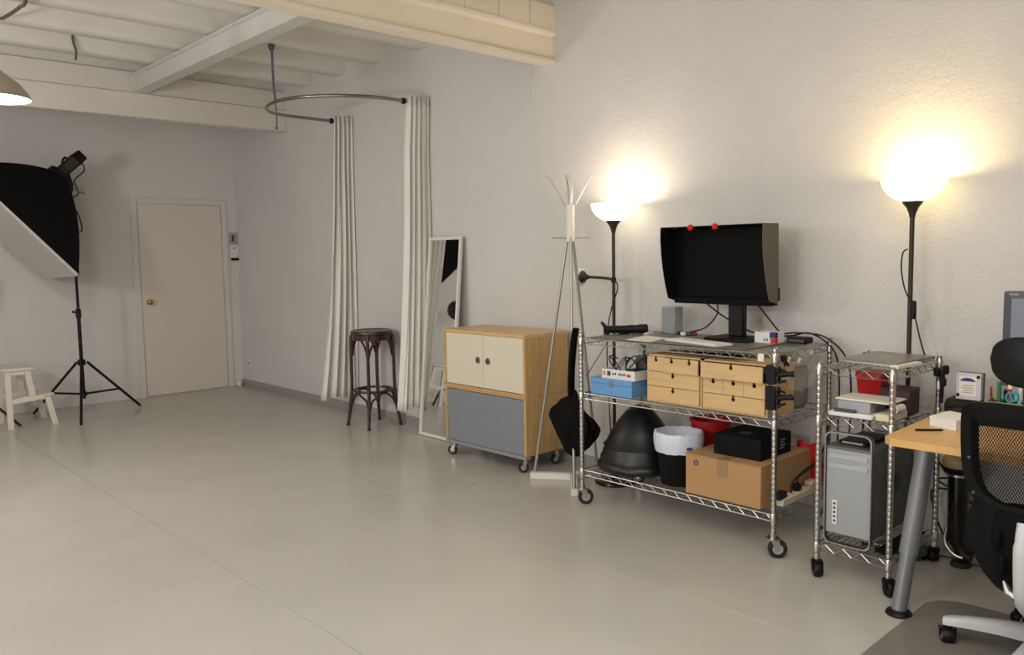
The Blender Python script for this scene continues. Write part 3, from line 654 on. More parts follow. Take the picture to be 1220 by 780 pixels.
cable('monitor_cable', [(3.79, 2.2, 1.17), (3.82, 2.13, 1.07), (3.855, 2.08, 1.0), (3.86, 2.0, ZL+.045), (3.88, 1.86, ZL+.03), (3.93, 1.77, .88), (3.94, 1.75, .7), (3.94, 1.76, .4)], .0045, 'black cable sloping from the monitor right side past the hub box')

# ------------------------------------------------------------------ things on the cart's middle shelf
ZS = .6465
def drawer_front(y0, y1, z0, z1, notches, xf, parent, deep=True):
    """front panel with thumb notches cut in its top edge"""
    r = .0105; pts = [(0, 0), (y1-y0, 0), (y1-y0, z1-z0)]
    for ny in sorted(notches, reverse=True):
        cy = ny-y0; pts += [(cy+.006, z1-z0), (cy+.006, z1-z0-.008)]
        for k in range(1, 8):
            t = math.radians(45-k*270/8); pts.append((cy+r*math.cos(t), z1-z0-.017+r*math.sin(t)))
        pts += [(cy-.006, z1-z0-.008), (cy-.006, z1-z0)]
    pts += [(0, z1-z0)]
    dr = MB().prism(pts, -.009, (xf, y0, z0), (0, 1, 0), (0, 0, 1)).out('drawer', M_ply, parent)
    b = MB()
    b.box((xf-.0, y0+.004, z0+.002), (xf+.14, y0+.010, z1-.028)); b.box((xf, y1-.010, z0+.002), (xf+.14, y1-.004, z1-.028)); b.box((xf, y0+.010, z0+.002), (xf+.14, y1-.010, z0+.008))
    b.out('drawer_box', M_blackmatte, dr); return dr
def mini_chest(y0, y1, x0, label, rows, pull):
    z0, z1 = ZS, ZS+.250; t = .009
    o = thing('mini_chest', (x0+.1, (y0+y1)/2, z0), label, 'drawer unit', 'plywood mini chests on the middle shelf')
    m = MB(); x1 = x0+.25
    m.box((x0, y0, z0), (x1, y0+t, z1)); m.box((x0, y1-t, z0), (x1, y1, z1)); m.box((x0, y0, z1-t), (x1, y1, z1)); m.box((x0, y0+t, z0), (x1, y1-t, z0+t)); m.box((x1-.006, y0+t, z0+t), (x1, y1-t, z1-t))
    hgt = (z1-z0-2*t)/3
    for k in (1, 2): m.box((x0+.012, y0+t, z0+t+hgt*k-.003), (x1-.006, y1-t, z0+t+hgt*k+.003))
    m.out('chest_body', M_ply, o)
    for k, row in enumerate(rows):     # bottom to top
        zz0, zz1 = z0+t+hgt*k+.0015, z0+t+hgt*(k+1)-.0015
        w = (y1-y0-2*t)/3
        for (a, b, ns) in row:
            ya, yb = y1-t-w*b, y1-t-w*a     # counted from the left as seen
            drawer_front(ya+.001, yb-.001, zz0, zz1, [y1-t-w*n for n in ns], x0-.001-(pull.get((k, a), 0)), o)
    return o
mini_chest(2.257, 2.592, 3.40, 'plywood mini chest of drawers next to the blue box', [[(0, 3, (1.5,))], [(0, 3, (1.5,))], [(0, 1, (.5,)), (1, 3, (1.5, 2.5))]], {(2, 1): .012})
mini_chest(1.90, 2.252, 3.40, 'plywood mini chest of drawers behind the black clamps, at the cart right end', [[(0, 3, (1.5,))], [(0, 1, (.5,)), (1, 2, (1.5,)), (2, 3, (2.5,))], [(0, 3, (1.5,))]], {(2, 0): .022})
o = MB().box((3.455, 2.13, ZS+.2505), (3.60, 2.40, ZS+.258), .002).out('tablet', M_dgrey, at=(3.49, 2.25, ZS+.25)); tag(o, 'dark flat tablet lying across the tops of both mini chests', 'tablet')
MB().box((3.465, 2.145, ZS+.258), (3.59, 2.385, ZS+.2585)).out('tablet_screen', M_screen, o)
o = thing('blue_box', (3.45, 2.82, ZS), 'light blue metal box with a grey clasp on the middle shelf', 'box')
MB().box((3.385, 2.685, ZS), (3.56, 2.975, ZS+.062), .002).out('box_body', M_blue, o)
MB().box((3.383, 2.683, ZS+.0625), (3.562, 2.977, ZS+.092), .003).out('lid', M_blue, o)
MB().box((3.3785, 2.812, ZS+.048), (3.3835, 2.838, ZS+.082), .002).out('clasp', M_greyleg, o)
ZW = ZS+.0925
o = thing('printed_carton', (3.47, 2.80, ZW), 'white printed carton full of black cables on top of the blue box', 'box')
m = MB(); x0, x1, y0, y1, t = 3.40, 3.55, 2.675, 2.905, .004
m.box((x0, y0, ZW), (x0+t, y1, ZW+.052)); m.box((x1-t, y0, ZW), (x1, y1, ZW+.052)); m.box((x0+t, y0, ZW), (x1-t, y0+t, ZW+.052)); m.box((x0+t, y1-t, ZW), (x1-t, y1, ZW+.052)); m.box((x0+t, y0+t, ZW), (x1-t, y1-t, ZW+.003))
m.out('carton', M_white, o)
MB().box((3.3988, 2.878, ZW+.018), (3.3999, 2.898, ZW+.040)).out('orange_mark', M_orange, o)
MB().box((3.3988, 2.842, ZW+.016), (3.3999, 2.866, ZW+.042)).out('dark_mark', M_darkprint, o)
m = MB()
for k in range(9):
    if k != 5: m.box((3.3993, 2.738+.0108*k, ZW+.022), (3.4001, 2.7455+.0108*k, ZW+.034+.003*(k % 3 == 0)))
m.out('blurred_print', M_darkprint, o)
MB().prism(rrect(.028, .016, .007), .0008, (3.3999, 2.715, ZW+.026), (0, -1, 0), (0, 0, 1)).out('red_mark', M_redsq, o)
for i in range(5):
    rn = random.Random(i); c = Vector((3.475+rn.uniform(-.03, .03), 2.70+.04*i, ZW+.06))
    pts = [c+Vector((.035*math.cos(t*1.05+i), .028*math.sin(t*1.05+i)*(1 if i % 2 else -1), .018+.040*math.sin(t*.9+i*2)+.0)) for t in range(9)]
    q = MB().tube(spline(pts, 6), .0035, 6).out('coiled_cable', M_cable if i != 3 else mat('grey_cable', (120, 120, 124), .5), at=c); tag(q, ['black coiled cable at the right end of the printed carton', 'black coiled cable second from the right in the printed carton', 'black coiled cable in the middle of the printed carton', 'grey coiled cable in the printed carton', 'black coiled cable at the left end of the printed carton'][i], 'cable', 'coiled cables in the carton')
o = thing('charger', (3.52, 2.71, ZW+.052), 'grey rounded charger standing upright in the printed carton', 'charger')
MB().prism(rrect(.07, .075, .018), .03, (3.53, 2.71, ZW+.092), (0, -1, 0), (0, 0, 1)).out('charger_body', M_dgrey, o)
MB().box((3.495, 2.695, ZW+.13), (3.525, 2.715, ZW+.185), .002).out('charger_plug', M_greyplast, o)
MB().box((3.42, 2.68, ZW+.052), (3.53, 2.75, ZW+.056)).out('charger_foot', M_black, o)
# grey container and a clear bag beside the chests
o = thing('grey_canister', (3.72, 2.02, ZS), 'rounded grey canister behind the mini chest at the cart end', 'canister')
MB().lathe([(0, 0), (.06, 0), (.076, .012), (.082, .06), (.082, .17), (.076, .20), (0, .205)], (3.76, 1.955, ZS), 28, None, 1.0, .72).out('canister_body', mat('canister_grey', (124, 121, 117), .5, bump=.03), o)
MB().lathe([(0, .205), (.06, .205), (.062, .215), (.02, .222), (0, .222)], (3.76, 1.955, ZS), 24, None, 1.0, .72).out('canister_lid', M_greyplast, o)
o = thing('plastic_bag', (3.66, 1.88, ZS+.30), 'crumpled clear plastic bag hanging at the right end of the cart', 'bag')
def pb(u, v):
    y = 1.868+.018*math.sin(7*u+3*v)+.012*math.sin(17*u*v+4); x = 3.45+.42*u; z = .945-.11*v-.10*v*math.sin(math.pi*u)+.01*math.sin(23*u)
    return (x, y-.0, z)
MB().grid(pb, 30, 14).out('bag_film', M_clearbag, o, smooth=80)
for i, (a, c_) in enumerate(((3.50, .915), (3.60, .90), (3.72, .925), (3.80, .66))): MB().box((a-.01, 1.842, c_-.014), (a+.01, 1.856, c_+.014), .003, rot=(.2, .3*i, .2)).out('white_clip', M_strip, o)
o = MB().tube([(3.50, 2.947, .925), (3.39, 3.012, .735)], .0022, 6).out('dangling_wire', M_cable, at=(3.5, 2.947, .925)); tag(o, 'thin dark wire slanting down behind the left front cart post', 'wire')
# tag and clamps on the front right post
o = MB().box((CX0-.006, 1.905, .915), (CX0-.003, 1.935, .95), .0005).out('shelf_tag', M_paper, at=(CX0, 1.92, .93)); tag(o, 'small white tag on the front lip of the cart top shelf', 'tag')
def clamp(z, L, label, s):
    o = thing('spring_clamp', (CX0-.02, CY0, z), label, 'clamp', 'black clamps on the cart post')
    MB().box((CX0-.028, CY0-.016, z-.042*s), (CX0-.0135, CY0+.034, z+.042*s), .004).out('jaw', M_black, o)
    MB().box((CX0+.0135, CY0-.016, z-.038*s), (CX0+.026, CY0+.030, z+.038*s), .004).out('jaw', M_black, o)
    MB().tube(spline([(CX0-.01, CY0-.02, z+.004), (CX0-.004, CY0-.05, z+.008), (CX0+.004, CY0-.075, z+.010), (CX0+.01, CY0-.075-L, z+.012)], 4), [.014]*5+[.012]*4+[.0145]*4, 10).out('handle', M_black, o)
    MB().cyl((CX0-.03, CY0-.034, z-.028), (CX0+.03, CY0-.034, z-.028), .006, n=10).out('pivot', M_black, o)
    MB().tube([(CX0+.0, CY0-.018, z+.03*s), (CX0+.0, CY0-.05, z+.022*s)], .006, 8).out('thumb_screw', M_black, o)
clamp(.858, .012, 'upper black clamp gripping the front right cart post', 1.0)
clamp(.752, .006, 'lower black clamp gripping the front right cart post', 1.3)
o = thing('hook_clip', (3.44, 1.86, .93), 'small black two-legged clip dangling from the cart top shelf', 'clip')
MB().tube([(3.40, 1.815, .90), (3.42, 1.835, .935), (3.45, 1.825, .895)], .006, 8).out('clip_legs', M_black, o)
MB().box((3.405, 1.825, .915), (3.44, 1.842, .945), .004).out('clip_head', M_black, o)

# ------------------------------------------------------------------ things on the cart's bottom shelf
ZC = .2065
bx, by = 3.635, 2.825
o = thing('reflector_bowl', (bx, by, ZC), 'large black ridged rubber bowl upside down on the bottom shelf', 'bowl')
MB().lathe([(.232, 0), (.24, .012), (.238, .03), (.225, .045), (.226, .065), (.212, .085), (.212, .10), (.198, .12), (.197, .128)], (bx, by, ZC), 48).out('rim_ring', mat('black_rubber_sheen', (16, 16, 17), .38, bump=.08, bscale=50), o)
MB().lathe([(.204, .128), (.207, .133), (.204, .138), (.192, .148), (.165, .205), (.122, .270), (.080, .322), (.052, .345), (.04, .352), (0, .354)], (bx, by, ZC), 48).out('dome', MATS['black_rubber_sheen'], o)
tx, ty = 3.515, 2.475
o = thing('waste_bin', (tx, ty, ZC), 'round black waste bin with a white liner folded over its rim', 'bin')
MB().lathe([(0, 0), (.092, 0), (.095, .006), (.122, .27), (.118, .27), (.09, .01)], (tx, ty, ZC), 36).out('bin_body', M_blackmatte, o)
def linerfn(u, v):
    a = 2*math.pi*u; w = .0012*math.sin(7*a)+.0012*math.sin(17*a)
    pr = [(.080, .12), (.094, .20), (.106, .255), (.117, .279), (.128, .276), (.132, .25), (.130, .215), (.122, .175)]
    i = min(int(v*7), 6); f = v*7-i; r_ = pr[i][0]+(pr[i+1][0]-pr[i][0])*f; z_ = pr[i][1]+(pr[i+1][1]-pr[i][1])*f
    return (tx+(r_+w*.6)*math.cos(a), ty+(r_+w*.6)*math.sin(a), ZC+z_+w*1.2)
ln = MB().grid(linerfn, 64, 14, closeu=True).out('bin_liner', M_bag, o, smooth=80)
MB().box((tx-.082, ty-.120, ZC+.205), (tx-.054, ty-.106, ZC+.216), .001, rot=(0, 0, -.52)).out('liner_label', M_bluesq, ln)
o = thing('cardboard_box', (3.67, 2.14, ZC), 'brown taped cardboard box on the bottom shelf right of the bin', 'box')
bX0, bX1, bY0, bY1, bH = 3.39, 3.885, 1.925, 2.345, .205
MB().box((bX0, bY0, ZC), (bX1, bY1, ZC+bH-.004), .003).out('carton', M_card, o)
MB().box((bX0-.002, (bY0+bY1)/2+.002, ZC+bH-.0045), (bX1+.002, bY1+.001, ZC+bH)).out('top_flap', M_card, o)
MB().box((bX0-.002, bY0-.001, ZC+bH-.0045), (bX1+.002, (bY0+bY1)/2-.001, ZC+bH)).out('top_flap', M_card, o)
MB().box((bX0-.0032, 2.105, ZC+bH-.085), (bX0-.0008, 2.16, ZC+bH+.0008)).out('tape', M_tape, o)
MB().box((bX0-.0032, 2.105, ZC+bH), (bX1+.002, 2.16, ZC+bH+.0008)).out('tape', M_tape, o)
MB().lathe([(.008, 0), (.014, 0), (.014, .002), (.008, .002), (.008, 0)], (bX0-.001, 2.282, ZC+.165), 16, (-1, 0, 0)).out('eyelet', M_darkprint, o)
ZK = ZC+bH+.001
o = thing('black_carton', (3.62, 2.11, ZK), 'black carton with pale side print on top of the cardboard box', 'box')
MB().box((3.475, 1.975, ZK), (3.77, 2.235, ZK+.105), .002).out('carton', M_blackmatte, o)
for k in range(4): MB().box((3.66, 1.9742, ZK+.03+.014*k), (3.70+.012*(k % 2), 1.9749, ZK+.036+.014*k)).out('side_print', M_greyprint, o)
MB().box((3.54, 2.08, ZK+.1052), (3.60, 2.14, ZK+.1056)).out('top_print', M_darkprint, o)
o = thing('red_tub', (3.80, 2.40, ZC), 'red plastic tub behind the waste bin and the black carton', 'tub')
MB().lathe([(0, 0), (.085, 0), (.09, .005), (.110, .29), (.118, .292), (.118, .305), (.104, .305), (.086, .01)], (3.79, 2.455, ZC), 32).out('tub_body', M_red, o)
o = MB().box((3.90, 1.80, .205), (3.93, 1.83, .42), .008).out('red_pouch', M_red, at=(3.91, 1.815, .21)); tag(o, 'red pouch hanging behind the cardboard box at the cart end', 'pouch')
bpy.data.objects.remove(o)
m = MB().grid(lambda u, v: (3.893+.008*math.sin(5*v+u), 1.87+.13*u, .23+.21*v+.01*math.sin(9*u)), 10, 8).out('red_bag', M_red, at=(3.9, 1.93, .23), solid=.012); tag(m, 'thin red bag wedged behind the cardboard box', 'bag')
o = thing('power_strip', (3.72, 1.876, ZC), 'cream power strip with plugs on the cart bottom shelf right of the box', 'power strip')
MB().box((3.50, 1.868, ZC), (3.87, 1.918, ZC+.036), .004).out('housing', M_strip, o)
for k in range(4): MB().lathe([(0, 0), (.018, 0), (.018, .003), (.016, .003), (.014, .0005), (0, .0005)], (3.60+.075*k, 1.893, ZC+.036), 18).out('outlet', M_strip, o)
o2 = thing('power_adapter', (3.56, 1.90, ZC+.037), 'black adapter plugged across the near end of the power strip', 'adapter')
MB().box((3.47, 1.872, ZC+.0365), (3.555, 1.914, ZC+.066), .004, rot=(0, 0, .12)).out('adapter_body', M_black, o2)
o2 = MB().box((3.655, 1.875, ZC+.040), (3.70, 1.911, ZC+.075), .008).out('mains_plug', M_black, at=(3.68, 1.893, ZC+.04)); tag(o2, 'black mains plug in the middle of the cream power strip', 'plug')
MB().tube(spline([(3.68, 1.893, ZC+.07), (3.69, 1.893, ZC+.105), (3.74, 1.88, ZC+.135), (3.82, 1.86, ZC+.17), (3.87, 1.845, ZC+.24), (3.885, 1.84, ZC+.34)], 6), .005, 7).out('plug_cord', M_cable, o2)
cable('strip_cable', [(3.615, 1.893, ZC+.04), (3.63, 1.885, ZC+.10), (3.70, 1.872, ZC+.125), (3.80, 1.86, ZC+.145), (3.90, 1.84, ZC+.12)], .0045, 'black cable arching from the power strip to the wall')
o2 = MB().box((3.79, 1.872, ZC+.0365), (3.86, 1.914, ZC+.062), .006).out('white_adapter', M_strip, at=(3.82, 1.89, ZC+.037)); tag(o2, 'cream adapter plugged into the far end of the power strip', 'adapter')

# ------------------------------------------------------------------ things on the narrow rack
ZR = .9265
o = thing('laptop', (3.60, 1.47, ZR), 'closed grey laptop lying on top of the narrow wire rack', 'laptop')
lp = [(3.40, 1.535), (3.64, 1.335), (3.83, 1.42), (3.60, 1.62)]
lp = [(3.50, 1.60), (3.46, 1.345), (3.80, 1.315), (3.835, 1.585)]
flat(lp, ZR, ZR+.010).out('base_shell', M_alu, o)
q = [((x-3.65)*.995+3.65, (y-1.46)*.995+1.46) for x, y in lp]
flat(q, ZR+.0108, ZR+.019).out('lid', mat('laptop_grey', (132, 126, 118), .35, .3, bump=.02), o)
MB().lathe([(0, 0), (.02, 0), (.02, .0006), (0, .0006)], (3.65, 1.46, ZR+.019), 20).out('lid_emblem', M_greyplast, o)
o = flat([(3.42, 1.325), (3.62, 1.305), (3.625, 1.335), (3.425, 1.36)], ZR, ZR+.012).out('white_plank', M_paper, at=(3.5, 1.33, ZR)); tag(o, 'narrow white booklet lying beside the laptop on the rack', 'booklet')
ZM_ = .7115
o = thing('red_bucket', (3.62, 1.50, ZM_), 'red square bucket on the middle shelf of the narrow rack', 'bucket')
def sqlathe(mb, c, prof_, rr):
    rings = []
    for s_, z_ in prof_:
        rings.append([mb.bm.verts.new((c[0]+x, c[1]+y, c[2]+z_)) for x, y in rrect(2*s_, 2*s_, s_*rr, 4)])
    for A, B in zip(rings, rings[1:]):
        for i in range(len(A)): mb.bm.faces.new((A[i], A[(i+1) % len(A)], B[(i+1) % len(A)], B[i]))
    mb.bm.faces.new(rings[0][::-1]); mb.bm.faces.new(rings[-1]); return mb
sqlathe(MB(), (3.655, 1.52, ZM_), [(.048, 0), (.060, .135), (.062, .137), (.064, .139), (.064, .165), (.059, .165), (.058, .14), (.047, .004)], .3).out('bucket_body', M_red, o)
o = MB().box((3.55, 1.325, ZM_), (3.66, 1.45, ZM_+.105), .002).out('brown_box', M_brownbox, at=(3.6, 1.39, ZM_)); tag(o, 'dark brown box beside the red bucket on the rack', 'box')
MB().box((3.548, 1.323, ZM_+.105), (3.662, 1.452, ZM_+.112), .002).out('lid', M_brownbox, o)
o = thing('card_scanner', (3.45, 1.5, ZM_), 'silver disc drive box with pale cover on the middle shelf of the narrow rack', 'device')
MB().box((3.37, 1.415, ZM_+.022), (3.53, 1.555, ZM_+.07), .003).out('device_body', M_greyplast, o)
MB().box((3.365, 1.33, ZM_+.0705), (3.535, 1.565, ZM_+.078), .003).out('top_cover', M_paper, o)
MB().box((3.345, 1.395, ZM_+.001), (3.55, 1.585, ZM_+.0215), .004).out('base_tray', M_white, o)
MB().box((3.3435, 1.47, ZM_+.022), (3.3695, 1.56, ZM_+.034), .003).out('tray_insert', M_dgrey, o)
o = thing('paper_stack', (3.47, 1.36, ZM_), 'loose grey papers and white roll beside the silver drive box', 'papers')
MB().box((3.36, 1.325, ZM_), (3.53, 1.39, ZM_+.03), .003).out('folded_papers', M_strip, o)
MB().tube([(3.40, 1.33, ZM_+.048), (3.47, 1.325, ZM_+.048)], .017, 14).out('paper_roll', M_paper, o)
MB().cyl((3.398, 1.3302, ZM_+.048), (3.3965, 1.3303, ZM_+.048), .011, n=12).out('roll_core', M_black, o)
# computer tower on the bottom shelf
ZQ = .152
TX0, TX1, TY0, TY1 = 3.335, 3.79, 1.39, 1.592
o = thing('computer_tower', (3.56, 1.49, ZQ), 'aluminium computer tower with loop handles on the narrow rack', 'computer')
TZ0, TZ1 = ZQ+.045, ZQ+.43
M_tfront = mat('perforated_aluminium', (172, 176, 178), .42, .75, bump=.35, bscale=420, bdist=.001)
M_tside = mat('dull_aluminium', (112, 114, 112), .48, .55, bump=.03)
MB().box((TX0+.012, TY0, TZ0), (TX1, TY1, TZ1), .002).out('case_body', M_tside, o)
MB().box((TX0+.007, TY0+.008, TZ0+.004), (TX0+.0125, TY1-.008, TZ1-.012), .001).out('front_grille', M_tfront, o)
for k in range(2): MB().box((TX0+.003, TY0+.018, TZ1-.052-.042*k), (TX0+.0072, TY1-.018, TZ1-.029-.042*k), .001).out('drive_door', M_hddsilver, o)
# loop handles: side panel bent over top and bottom
lo = MB(); zt, zb = ZQ+.493, ZQ+.002; R_ = .03
hp = []
for (cy, cz, a0) in ((TY1-R_, zt-R_, 0), (TY0+R_, zt-R_, 90), (TY0+R_, zb+R_, 180), (TY1-R_, zb+R_, 270)):
    for k in range(7):
        t = math.radians(a0+15*k); hp.append((cy+R_*math.cos(t), cz+R_*math.sin(t)))
for xa, xb in ((TX0, TX0+.03), (TX1-.035, TX1-.002)):
    fm = MB(); th = .005; vin = []; 
    for x in (xa, xb):
        vin.append([fm.bm.verts.new((x, y, z)) for y, z in hp])
        cyc, czc = (TY0+TY1)/2, (zt+zb)/2
        vin.append([fm.bm.verts.new((x, cyc+(y-cyc)*(1-2*th/(TY1-TY0)), czc+(z-czc)*(1-2*th/(zt-zb)))) for y, z in hp])
    n = len(hp)
    for i in range(n):
        j = (i+1) % n
        fm.bm.faces.new((vin[0][i], vin[0][j], vin[1][j], vin[1][i])); fm.bm.faces.new((vin[2][i], vin[3][i], vin[3][j], vin[2][j]))
        fm.bm.faces.new((vin[0][i], vin[2][i], vin[2][j], vin[0][j])); fm.bm.faces.new((vin[1][i], vin[1][j], vin[3][j], vin[3][i]))
    fm.out('loop_handle', M_alu, o)
MB().box((TX0+.0025, TY1-.058, TZ0+.045), (TX0+.0072, TY1-.036, TZ0+.15), .001).out('port_panel', M_white, o)
for k in range(5): MB().box((TX0+.0008, TY1-.052, TZ0+.055+.019*k), (TX0+.0028, TY1-.042, TZ0+.065+.019*k)).out('port', M_darkprint, o)
em = MB().prism([(.05*(math.cos(t)*(1-.12*abs(math.sin(t))))*.8, .05*math.sin(t)*.9+(.006 if abs(math.cos(t)) < .2 else 0)) for t in [2*math.pi*k/28 for k in range(28)]], .0006, (3.60, TY0-.0001, TZ0+.205), (1, 0, 0), (0, 0, 1)).out('side_emblem', mat('dark_emblem', (70, 72, 72), .4, .5), o)
o = MB().box((3.40, 1.44, ZQ+.432), (3.62, 1.56, ZQ+.448), .003).out('flat_drive', M_black, at=(3.5, 1.5, ZQ+.432)); tag(o, 'flat black drive lying on the computer tower under its handle', 'drive')
MB().box((3.3985, 1.455, ZQ+.436), (3.4005, 1.545, ZQ+.445)).out('drive_face', M_greyplast, o)
o = MB().box((3.36, 1.315, .1525), (3.74, 1.382, .163), .003).out('black_folder', M_blackmatte, at=(3.55, 1.35, .1525)); tag(o, 'flat black folder on the rack bottom shelf beside the tower', 'folder')
# clips on the rear post of the rack
o = thing('binder_clips', (RX1, RY0-.016, .86), 'bunch of small black clips hanging on the rack rear post', 'clips')
for i, (a, b, c_) in enumerate(((-.026, .012, .015), (.0, .0, .0), (.012, -.012, .022), (-.012, -.01, -.03))):
    MB().box((RX1-.045+a, RY0-.034+b, .845+c_), (RX1-.019+a, RY0-.010+b, .885+c_), .006).out('clip', M_black, o)
MB().box((RX1-.05, RY0-.02, .80), (RX1-.04, RY0-.008, .835), .002).out('white_tag', M_paper, o)
MB().tube(spline([(RX1-.03, RY0-.02, .86), (RX1-.03, RY0-.024, .80), (RX1-.026, RY0-.02, .74)], 4), .008, 8).out('hanging_cord', M_cable, o)
cable('rack_cable', [(3.872, 1.66, .93), (3.885, 1.655, .8), (3.88, 1.66, .6), (3.89, 1.67, .4), (3.90, 1.66, .1), (3.95, 1.7, .006)], .006, 'black cable hanging down behind the left rear post of the narrow rack')
cable('loop_cable', [(3.90, 1.245, .72), (3.905, 1.28, .62), (3.90, 1.33, .50), (3.89, 1.28, .40), (3.90, 1.20, .37), (3.91, 1.27, .33), (3.9, 1.35, .30), (3.93, 1.30, .10), (3.98, 1.2, .006)], .0045, 'black cable looping under the desk behind the grey leg')
cable('loop_cable', [(3.94, 1.14, .70), (3.94, 1.16, .6), (3.93, 1.18, .48), (3.92, 1.25, .39), (3.915, 1.33, .36), (3.93, 1.22, .30), (3.95, 1.14, .2), (3.97, 1.1, .006)], .0045, 'black cable looping under the desk behind the padded post')
cable('yellow_cable', [(3.90, 1.33, .006), (3.93, 1.25, .006), (3.90, 1.16, .006), (3.95, 1.05, .006)], .004, 'thin yellowish cable on the floor behind the rack caster', M_khaki)

# ------------------------------------------------------------------ desk
DZ0, DZ1 = .703, .73
o = thing('desk', (3.5, .2, 0), 'beech desk with a slanted grey tube leg beside the narrow rack', 'desk')
flat([(3.0, -.6), (3.95, -.6), (3.95, 1.235), (3.03, 1.215), (3.0, 1.185)], DZ0, DZ1).out('desktop', M_desk, o)
for (a, b, mir_) in (((3.175, 1.205), (3.215, 1.13), 1), ((3.175, -.5), (3.215, -.42), 1), ((3.85, -.5), (3.80, -.42), 1)):
    p0, p1 = Vector((*a, .012)), Vector((*b, DZ0)); md = p0.lerp(p1, .34)
    lg = MB().tube([p0, md, md+Vector((0, 0, .0005)), p1], [.0285, .0285, .0345, .0345], 20).out('leg', M_greyleg, o)
    MB().lathe([(0, 0), (.047, 0), (.049, .006), (.044, .014), (.03, .022), (0, .022)], (a[0], a[1], 0), 24).out('leg_foot', M_black, lg)
ZD = DZ1+.0005
def rotp(pts, c, a): return [(c[0]+x*math.cos(a)-y*math.sin(a), c[1]+x*math.sin(a)+y*math.cos(a)) for x, y in pts]
o = thing('paper_block', (3.42, 1.13, ZD), 'thick white block of paper near the desk corner', 'paper')
pbp = rotp([(-.075, -.055), (.075, -.055), (.075, .055), (-.075, .055)], (3.415, 1.125), math.radians(-14))
pbp = [(3.325, 1.165), (3.285, 1.055), (3.43, 1.035), (3.48, 1.145)]
flat([(x, y) for x, y in pbp][::1], ZD, ZD+.003).out('bottom_cover', M_dred if False else M_paper, o)
flat([((x-3.38)*.985+3.38, (y-1.1)*.985+1.1) for x, y in pbp], ZD+.003, ZD+.036).out('pages', M_white, o)
flat(pbp, ZD+.036, ZD+.038).out('top_cover', M_paper, o)
o = MB().tube([(3.185, 1.165, ZD+.0045), (3.245, 1.095, ZD+.0045), (3.252, 1.087, ZD+.0045)], [.0042, .0042, .001], 8).out('pencil', M_black, at=(3.2, 1.15, ZD)); tag(o, 'black pencil lying near the desk front corner', 'pencil')
o = thing('drive_dock', (3.76, 1.17, ZD), 'black wedge-shaped dock at the back of the desk', 'dock')
MB().prism([(0, 0), (.13, 0), (.13, .048), (.02, .045), (0, .03)], .115, (3.69, 1.235, ZD), (1, 0, 0), (0, 0, 1)).out('dock_body', M_black, o)
MB().box((3.655, 1.12, ZD), (3.688, 1.225, ZD+.02), .003).out('dock_front', M_blackgloss, o)
o = thing('hard_drive', (3.74, 1.155, ZD+.049), 'silver hard drive standing upright on the black dock', 'hard drive')
hz = ZD+.0495
MB().prism(rrect(.096, .112, .004), .026, (3.745, 1.152, hz+.056), (0, -1, 0), (0, 0, 1)).out('drive_casing', M_hddsilver, o)
MB().box((3.746, 1.104, hz), (3.772, 1.200, hz+.112), .002).out('drive_board', M_dgrey, o)
MB().prism(rrect(.066, .082, .006), .0008, (3.719, 1.155, hz+.058), (0, -1, 0), (0, 0, 1)).out('drive_label', M_paper, o)
MB().prism([(-.030, 0), (.030, 0), (.026, .007), (.014, .013), (0, .0155), (-.014, .013), (-.026, .007)], .0006, (3.718, 1.155, hz+.078), (0, -1, 0), (0, 0, 1)).out('blue_arc', M_bluesq, o)
for k in range(4): MB().box((3.7176, 1.132, hz+.028+.010*k), (3.7182, 1.178-.006*(k % 2), hz+.0315+.010*k)).out('label_line', M_greyprint, o)
for a, b in ((1.115, .099), (1.192, .018)): MB().cyl((3.7188, a, hz+b), (3.7175, a, hz+b), .0075, n=14).out('screw_hole', M_black, o)
# pen pot behind the chair
o = thing('pen_tray', (3.58, .98, ZD), 'open box with light green rim holding pens and scissors', 'pen holder')
m = MB(); x0, x1, y0, y1, zt = 3.54, 3.64, .90, 1.035, ZD+.075
m.box((x0, y0, ZD), (x0+.003, y1, zt)); m.box((x1-.003, y0, ZD), (x1, y1, zt)); m.box((x0+.003, y0, ZD), (x1-.003, y0+.003, zt)); m.box((x0+.003, y1-.003, ZD), (x1-.003, y1, zt)); m.box((x0+.003, y0+.003, ZD), (x1-.003, y1-.003, ZD+.003))
m.out('tray_walls', M_dgrey, o)
m = MB(); e = .002
for a, b in (((x0-e, y0-e), (x0+.003, y1+e)), ((x1-.003, y0-e), (x1+e, y1+e)), ((x0+.003, y0-e), (x1-.003, y0+.003)), ((x0+.003, y1-.003), (x1-.003, y1+e))): m.box((*a, zt), (*b, zt+.008))
m.out('green_rim', M_lgreen, o)
for i, (yy, zt_, mm, capm, lb, xx) in enumerate(((1.018, .87, M_dred, M_dred, 'dark red pencil at the left end of the pen box', 3.565), (1.005, .855, M_redsq, M_redsq, 'red pencil second from the left in the pen box', 3.60), (.992, .893, M_green, M_green, 'green marker in the pen box', 3.565), (.975, .862, M_black, M_blackgloss, 'black pen right of the green marker', 3.58), (.958, .897, M_redsq, M_white, 'red marker with a white cap in the pen box', 3.57), (.932, .892, M_white, M_paper, 'white marker above the teal scissors', 3.60))):
    dy = (.5-i/5)*.012
    q = MB().tube([(xx+.01, yy-dy, ZD+.006), (xx, yy+dy*.5, zt_-.03)], .0068 if i not in (0, 1) else .0045, 10).out('pen', mm, at=(xx, yy, ZD)); tag(q, lb, 'pen', 'pens in the green-rimmed box')
    MB().tube([(xx, yy+dy*.5, zt_-.03), (xx-.001, yy+dy*.6, zt_-.004), (xx-.001, yy+dy*.6, zt_)], [.0078 if i not in (0, 1) else .0045, .0074 if i not in (0, 1) else .004, .002], 10).out('pen_cap', capm, q)
o = thing('scissors', (3.575, .945, ZD), 'teal handled scissors standing in the pen box', 'scissors')
